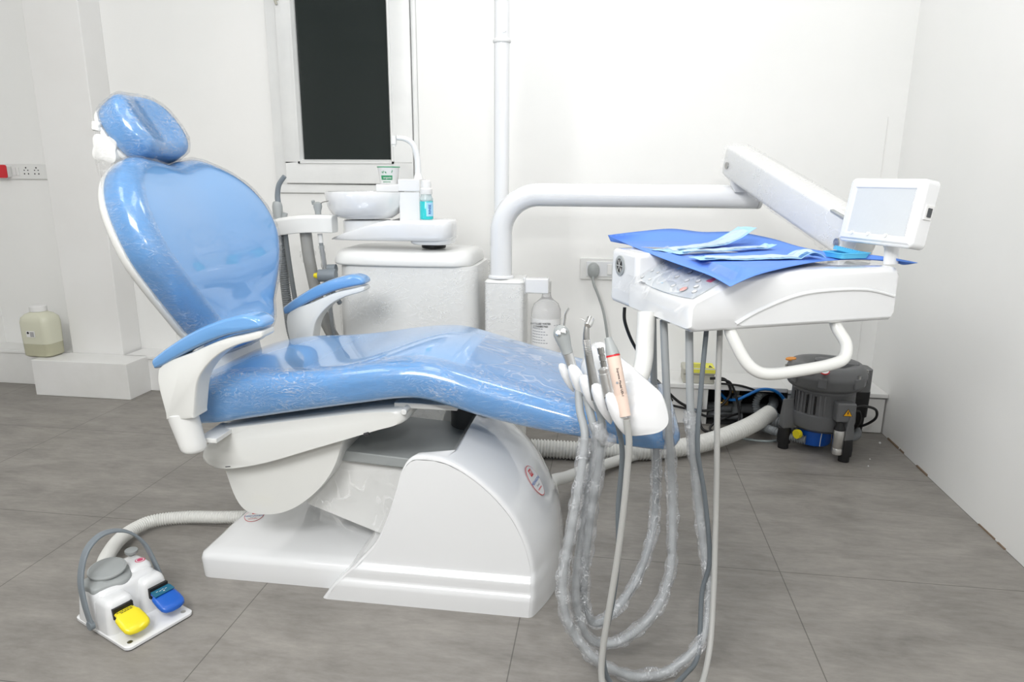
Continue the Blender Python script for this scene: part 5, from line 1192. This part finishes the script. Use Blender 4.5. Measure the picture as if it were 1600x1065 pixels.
# ================================================================ SUCTION PUMP AND SERVICE LINES
pu = thing('suction_pump', 'dark grey suction motor on three rubber feet in the right corner', 'pump', (0.875, 2.72, 0))
PC = V((0.868, 2.735, 0))
def PL(r, a, z): a = math.radians(a); return PC+V((r*math.cos(a), r*math.sin(a), z))
mo = obj('motor_housing', G().lathe([(0.060, 0.085), (0.105, 0.092), (0.122, 0.105), (0.126, 0.125), (0.124, 0.160), (0.118, 0.164), (0.116, 0.245), (0.120, 0.252), (0.118, 0.262), (0.05, 0.265)], PC, n=56), 'cast_grey', pu, smooth=40)
g = G()
for k in range(18):
    a = 200+k*8.2
    if a > 258: continue
    p = PL(0.1175, a, 0.205); A2 = math.radians(a); Rk = Matrix.Rotation(A2, 3, 'Z'); g.box(p, (0.008, 0.006, 0.082), Rk)
obj('cooling_ribs', g, 'cast_grey', mo, smooth=0)
for a in (226, 241, 198): obj('vent_slot', G().box(PL(0.1185, a, 0.205), (0.008, 0.0065, 0.074), Matrix.Rotation(math.radians(a), 3, 'Z')), 'black_gloss', mo, smooth=0)
vol = obj('blower_head', G().lathe([(0.108, 0.258), (0.134, 0.264), (0.145, 0.280), (0.147, 0.300), (0.150, 0.306), (0.150, 0.318), (0.146, 0.324), (0.141, 0.338), (0.128, 0.352), (0.100, 0.354), (0.075, 0.344), (0.062, 0.334), (0.050, 0.338), (0.034, 0.345), (0.002, 0.347)], PC, n=64), 'cast_grey', pu, smooth=50)
vol['label'] = 'wide round blower head with a raised ring channel'
for a in (250, 305, 205, 350, 60, 130): 
    p = PL(0.144, a, 0.303); obj('clamp_lug', G().box(p, (0.020, 0.050 if a == 305 else 0.030, 0.038), Matrix.Rotation(math.radians(a), 3, 'Z')), 'cast_grey', vol, smooth=0, bevel=0.004)
for a in (305, 350, 175, 95): obj('bolt', G().cyl(PL(0.147, a, 0.318), PL(0.147, a, 0.333), 0.0055, n=8), 'steel', vol)
g = G(); bp2 = PC+V((0.02, 0.02, 0.342)); R = []
for z, hx, hy in ((0.330, 0.085, 0.030), (0.356, 0.080, 0.026), (0.362, 0.070, 0.016)): R.append([PC+Matrix.Rotation(-0.35, 3, 'Z')@V((p.x, p.y, p.z)) for p in rr(0.035, 0.02, z, hx, hy, 0.015)])
obj('bridge_cover', g.loft(R), 'cast_grey', vol, smooth=50)
for c in (V((0.7703, 2.6153, 0.3560)), V((0.8160, 2.5820, 0.3550))):
    nn_ = ((c-PC)*V((1, 1, 0))*3.2+V((0, 0, 1))).normalized()
    l1 = obj('warning_disc', G().lathe([(0.0165, -0.003), (0.0165, 0.001)], c, nn_, 28), 'red', vol, smooth=0)
    obj('disc_face', G().lathe([(0.0138, 0.001), (0.0138, 0.0015)], c, nn_, 28), 'label_white', l1, smooth=0)
    obj('disc_mark', G().box(c+nn_*0.0018, (0.004, 0.011, 0.0006)).box(c+nn_*0.0018+V((0.004, 0, 0)), (0.002, 0.008, 0.0006)), 'black_ink', l1, smooth=0)
obj('orange_label', G().lathe([(0.020, -0.003), (0.020, 0.002)], (0.7408, 2.7676, 0.3520), (-0.15, 0, 1), 20), 'orange', vol, smooth=0)
# terminal box, capacitor
tb = G().box(V((0.909, 2.601, 0.196)), (0.070, 0.045, 0.076), Matrix.Rotation(math.radians(4), 3, 'Z'))
tb_ = obj('terminal_box', tb, 'cast_grey', pu, bevel=0.007)
c = V((0.914, 2.5775, 0.198)); tri = [c+V((0, 0, 0.017)), c+V((-0.0175, 0, -0.013)), c+V((0.0175, 0, -0.013))]
wl = obj('warning_triangle', G().prism(tri, (0, -0.0008, 0)), 'black_ink', tb_, smooth=0)
c2 = c+V((0, -0.0009, -0.002)); tri2 = [c+V((0, -0.0009, 0.0135)), c+V((-0.0145, -0.0009, -0.0112)), c+V((0.0145, -0.0009, -0.0112))]
obj('triangle_face', G().prism(tri2, (0, -0.0005, 0)), 'amber', wl, smooth=0)
z_ = V((0, -0.0016, 0))
obj('lightning_mark', G().prism([c+z_+V(q) for q in ((0.001, 0, 0.009), (-0.0035, 0, -0.001), (-0.0005, 0, -0.001), (-0.002, 0, -0.009), (0.0035, 0, 0.001), (0.0005, 0, 0.001), (0.003, 0, 0.009))], (0, -0.0004, 0)), 'black_ink', wl, smooth=0)
cpn_ = obj('capacitor', G().lathe([(0.016, 0.030), (0.0195, 0.033), (0.0195, 0.055), (0.0188, 0.056), (0.0195, 0.057), (0.0195, 0.128), (0.017, 0.132), (0.001, 0.132)], (0.894, 2.585, 0), n=32), 'brushed_can', pu)
obj('capacitor_cap', G().lathe([(0.020, 0.128), (0.020, 0.134), (0.014, 0.145), (0.012, 0.16)], (0.894, 2.585, 0), n=24), 'black_rubber', cpn_)
for (x, y, top_) in ((0.925, 2.595, 0.115), (0.727, 2.70, 0.115), (1.0, 2.83, 0.115)):
    leg = G().lathe([(0.020, 0.0), (0.020, 0.022), (0.0255, 0.024), (0.0265, 0.05), (0.024, 0.088), (0.022, 0.09)], (x, y, 0), n=22)
    lg = obj('leg', leg, 'black_rubber', pu)
    d = V((PC.x-x, PC.y-y, 0)).normalized(); s = V((-d.y, d.x, 0)); b0 = V((x, y, 0))
    R = [[b0+s*a*w_+d*e+V((0, 0, z)) for a, e in ((-1, -0.018), (1, -0.018), (1, 0.05), (-1, 0.05))] for z, w_ in ((0.088, 0.021), (0.12, 0.019), (0.165, 0.012), (0.205, 0.005))]
    obj('leg_bracket', G().loft(R), 'cast_grey', lg, smooth=0, bevel=0.004)
ot = obj('outlet_channel', G().loft([rr(1.012, 2.79, z, 0.040, 0.045, 0.02) for z in (0.232, 0.240, 0.300, 0.318, 0.322)]), 'cast_grey', pu, smooth=50)
obj('muffler_tube', G().loft([rr(1.018, 2.79, z, a, a, 0.015) for z, a in ((0.055, 0.026), (0.075, 0.028), (0.12, 0.030), (0.125, 0.035), (0.225, 0.037), (0.235, 0.036))]), 'black_rubber', ot, smooth=50)
sp2 = obj('separator_bowl', G().lathe([(0.030, 0.022), (0.058, 0.026), (0.064, 0.034), (0.064, 0.085), (0.05, 0.09)], (0.845, 2.72, 0), n=40).cyl((0.915, 2.70, 0.055), (0.975, 2.705, 0.055), 0.015), 'blue_part', pu)
obj('cable_tie', G().tube(crom([(0.852, 2.655, 0.03), (0.853, 2.6545, 0.06), (0.856, 2.655, 0.095)], 5), 0.0016, 6), 'label_white', sp2)
obj('outlet_elbow', G().tube(crom([(0.965, 2.705, 0.055), (0.99, 2.71, 0.055), (1.015, 2.735, 0.062), (1.018, 2.775, 0.075)], 6), 0.016, 14).lathe([(0.030, 0.068), (0.033, 0.071), (0.033, 0.075)], (1.018, 2.79, -0.015)), 'pvc_grey', sp2)
obj('power_cable', hose([(0.94, 2.60, 0.215), (0.975, 2.60, 0.222), (1.03, 2.63, 0.20), (1.045, 2.66, 0.155), (1.02, 2.70, 0.11), (0.99, 2.74, 0.09)], 0.005, 8), 'black_rubber', pu)
obj('power_cable', hose([(0.94, 2.60, 0.20), (0.965, 2.605, 0.195), (0.975, 2.62, 0.15), (0.955, 2.65, 0.09)], 0.0045, 8), 'black_rubber', pu)
obj('yellow_plug', G().lathe([(0.016, 0), (0.018, 0.006), (0.018, 0.018)], (0.775, 2.665, 0.075), (-1, -0.6, 0)), 'yellow_plastic', pu)

T1 = obj('ribbed_duct', corr([(-0.264, 2.445, 0.038), (-0.20, 2.452, 0.036), (0.0, 2.458, 0.035), (0.15, 2.485, 0.035), (0.30, 2.535, 0.037), (0.45, 2.62, 0.048), (0.60, 2.74, 0.070), (0.70, 2.85, 0.090)], 0.033, 0.0024, 0.0125, 22), 'hose_white', smooth=60)
tag(T1, 'thick white ribbed floor duct running from under the leg rest to the pump', 'duct')
obj('duct_mouth', G().lathe([(0.030, -0.004), (0.030, 0.001)], (0.70, 2.85, 0.090), (0.65, 0.72, 0.13), 24), 'black_gloss', T1)
tag(obj('ribbed_hose', corr([(-0.135, 1.84, 0.150), (-0.1468, 1.9739, 0.1250), (-0.1072, 2.0900, 0.0900), (-0.0482, 2.2343, 0.0550), (0.0300, 2.3598, 0.0300), (0.1264, 2.4658, 0.0220), (0.2259, 2.5255, 0.0220)], 0.0185, 0.0011, 0.007), 'hose_white', smooth=60), 'thin white ribbed hose leaving the right end of the chair base', 'hose')
jb = thing('junction_box', 'beige box with a yellow warning label standing on the ledge behind the hoses', 'box', (0.42, 3.0, 0.182))
obj('box_body', G().bb((0.345, 2.93, 0.1825), (0.478, 3.03, 0.222)), 'box_beige', jb, bevel=0.004)
obj('box_lid', G().bb((0.343, 2.925, 0.2225), (0.480, 3.035, 0.250)), 'box_beige', jb, bevel=0.006)
lb = obj('yellow_label', G().bb((0.372, 2.937, 0.2505), (0.478, 3.025, 0.2515)).bb((0.372, 2.9237, 0.232), (0.478, 2.9245, 0.248)), 'yellow_label', jb, smooth=0)
obj('hazard_mark', G().prism([(0.452, 2.95, 0.2516), (0.470, 2.95, 0.2516), (0.461, 2.985, 0.2516)], (0, 0, 0.0006)), 'black_ink', lb, smooth=0)
g = G()
for k in range(3): g.bb((0.385, 2.95+k*0.02, 0.2516), (0.44, 2.955+k*0.02, 0.2522))
obj('print', g, 'black_ink', lb, smooth=0)
# pipes in the open service hole
def one(name, label, cat, pts, r, m, zmin=None, n=10): return tag(obj(name, hose(pts, r, n, zmin), m), label, cat)
pw = thing('pipework', 'grey plumbing pipes with brass valves inside the open hole of the ledge', 'pipes', (0.60, 3.03, 0.003))
obj('grey_pipe', G().tube([(0.47, 3.04, 0.045), (0.60, 3.03, 0.045), (0.74, 3.03, 0.050)], 0.022, 18).tube([(0.47, 3.0, 0.020), (0.62, 2.99, 0.020)], 0.016, 14), 'pvc_grey', pw)
obj('grey_pipe', G().cyl((0.595, 3.01, 0.03), (0.595, 3.01, 0.105), 0.018).cyl((0.595, 3.01, 0.05), (0.595, 3.01, 0.065), 0.022).cyl((0.595, 3.01, 0.090), (0.595, 3.01, 0.106), 0.022), 'hose_grey', pw)
obj('steel_tube', G().cyl((0.592, 3.01, 0.1), (0.592, 3.01, 0.162), 0.0035).cyl((0.600, 3.01, 0.1), (0.600, 3.01, 0.162), 0.0035).bb((0.580, 3.0, 0.108), (0.612, 3.02, 0.116)), 'steel', pw)
obj('brass_valve', G().cyl((0.525, 3.0, 0.078), (0.555, 2.99, 0.080), 0.008).box((0.54, 2.985, 0.086), (0.022, 0.010, 0.024)), 'brass', pw)
obj('brass_valve', G().cyl((0.565, 3.02, 0.125), (0.59, 3.02, 0.127), 0.007).cyl((0.565, 3.02, 0.125), (0.565, 3.02, 0.14), 0.006), 'brass', pw)
obj('blue_gauge', G().bb((0.50, 3.05, 0.118), (0.545, 3.08, 0.145)), 'blue_part', pw, bevel=0.003)
tag(obj('grey_ribbed_hose', corr([(0.7724, 3.0500, 0.1430), (0.7157, 2.9800, 0.1502), (0.6713, 2.9400, 0.1344), (0.6595, 2.9300, 0.0934), (0.6767, 2.9200, 0.0570), (0.7196, 2.8800, 0.0158), (0.7478, 2.8500, 0.0057)], 0.0135, 0.0024, 0.009, 14), 'hose_grey', smooth=60), 'dark grey ribbed hose curving out of the ledge hole', 'hose')
tag(obj('grey_ribbed_hose', corr([(0.76, 3.05, 0.09), (0.745, 2.98, 0.092), (0.725, 2.93, 0.085), (0.735, 2.90, 0.06), (0.76, 2.93, 0.04)], 0.019, 0.0018, 0.009, 14), 'hose_grey', smooth=60), 'wide pale grey ribbed hose coiled behind the mouth of the white duct', 'hose')
tag(obj('grey_ribbed_hose', corr([(0.60, 2.90, 0.022), (0.66, 2.82, 0.040), (0.70, 2.74, 0.052), (0.74, 2.70, 0.050), (0.80, 2.665, 0.050)], 0.0155, 0.0022, 0.009, 14), 'hose_grey', smooth=60), 'grey ribbed hose joining the blue bowl under the pump', 'hose')
tag(obj('striped_ribbed_hose', corr([(0.70, 2.90, 0.045), (0.74, 2.87, 0.042), (0.80, 2.85, 0.040), (0.84, 2.86, 0.04)], 0.0225, 0.003, 0.010, 14), 'hose_grey_light', smooth=60), 'short pale ribbed hose passing behind the pump foot', 'hose')
one('blue_tube', 'bright blue tube arching in and out of the ledge hole', 'tube', [(0.5201, 3.0000, 0.1221), (0.5377, 2.9500, 0.1125), (0.5759, 2.9100, 0.1247), (0.6155, 2.9050, 0.1486), (0.6699, 2.9000, 0.1787), (0.7279, 2.9000, 0.1731), (0.7708, 2.9000, 0.1325), (0.7827, 2.9000, 0.0902), (0.7649, 2.9000, 0.0574), (0.7325, 2.9000, 0.0382)], 0.0065, 'blue_tube', 0.008)
tag(obj('clear_tube_coil', hose([(0.52, 2.86, 0.006), (0.56, 2.78, 0.006), (0.63, 2.745, 0.006), (0.70, 2.75, 0.006), (0.74, 2.79, 0.006)], 0.0045, 8), 'clear_plastic'), 'thin clear tube lying on the floor in front of the ledge hole', 'tube')
K = [([(0.455, 2.90, 0.217), (0.52, 2.915, 0.21), (0.545, 2.91, 0.15), (0.50, 2.90, 0.09), (0.42, 2.90, 0.07), (0.33, 2.88, 0.11), (0.25, 2.85, 0.19), (0.20, 2.80, 0.25)], 0.006, 'black cable looping left from the ledge towards the table hoses'),
     ([(0.48, 2.90, 0.210), (0.54, 2.91, 0.20), (0.575, 2.90, 0.12), (0.585, 2.88, 0.05), (0.56, 2.85, 0.03), (0.50, 2.84, 0.012)], 0.005, 'black cable dropping steeply beside the steel tubes'),
     ([(0.48, 2.905, 0.195), (0.58, 2.91, 0.188), (0.66, 2.92, 0.165), (0.72, 2.94, 0.15), (0.76, 3.0, 0.13)], 0.005, 'black cable running right along the top of the ledge hole'),
     ([(0.60, 2.95, 0.050), (0.54, 2.88, 0.055), (0.48, 2.85, 0.035), (0.46, 2.83, 0.012), (0.50, 2.80, 0.008), (0.56, 2.86, 0.03)], 0.005, 'black cable curled on the floor below the pipes'),
     ([(0.42, 2.91, 0.19), (0.425, 2.90, 0.10), (0.42, 2.87, 0.04), (0.43, 2.83, 0.010), (0.47, 2.80, 0.008)], 0.0055, 'black cable hanging straight down at the left side of the ledge hole'),
     ([(0.25, 2.88, 0.10), (0.33, 2.89, 0.085), (0.40, 2.90, 0.065), (0.46, 2.90, 0.045), (0.56, 2.91, 0.055)], 0.0055, 'black cable running low and level from the table hoses to the hole')]
for pts, r, lab in K:
    tag(obj('black_cable', hose(pts, r, 8, 0.006), 'black_rubber'), lab, 'cable')
tag(obj('table_cable', hose([(0.0465, 1.7000, 0.7357), (0.0479, 1.7000, 0.7032), (0.0632, 1.7200, 0.6580), (0.0857, 1.7500, 0.6127), (0.1282, 1.8500, 0.5309), (0.2074, 2.0000, 0.4021)], 0.0042, 8), 'black_rubber'), 'black cable hanging from the rear left of the instrument table', 'cable')
lp_ = V((-0.3896, 2.4700, 1.6284)); lp2 = V((-0.3809, 2.4700, 0.9413)); LX = (lp_.x+lp2.x)/2
pole = thing('lamp_pole', 'white vertical pole with a thin collar rising behind the curved pipe arm', 'pole', (LX, 2.47, 0))
obj('pole_tube', G().cyl((LX, 2.47, 0.0), (LX, 2.47, 1.497), 0.0268, n=32).cyl((LX, 2.47, 1.503), (LX, 2.47, 2.45), 0.0262, n=32), 'white_gloss', pole)
obj('collar', G().lathe([(0.027, 1.492), (0.031, 1.496), (0.0315, 1.502), (0.027, 1.508)], (LX, 2.47, 0), n=32), 'white_satin', pole)
obj('collar_screw', G().cyl((LX+0.012, 2.444, 1.528), (LX+0.012, 2.440, 1.528), 0.004, n=10), 'steel', pole)
for i, (x, y) in enumerate(((0.9173, 2.3817, 0.0000)[:2], (1.0027, 2.5041, 0.0000)[:2], (0.5070, 1.4768, 0.0000)[:2])): pass
tag(obj('plaster_crumbs', G().ball((1.0, 2.55, 0.003), 0.003, 4).ball((1.03, 2.62, 0.003), 0.003, 4).ball((1.13, 2.80, 0.004), 0.005, 4), 'label_white'), 'tiny white plaster crumbs on the floor by the right wall', 'crumbs')['kind'] = 'stuff'
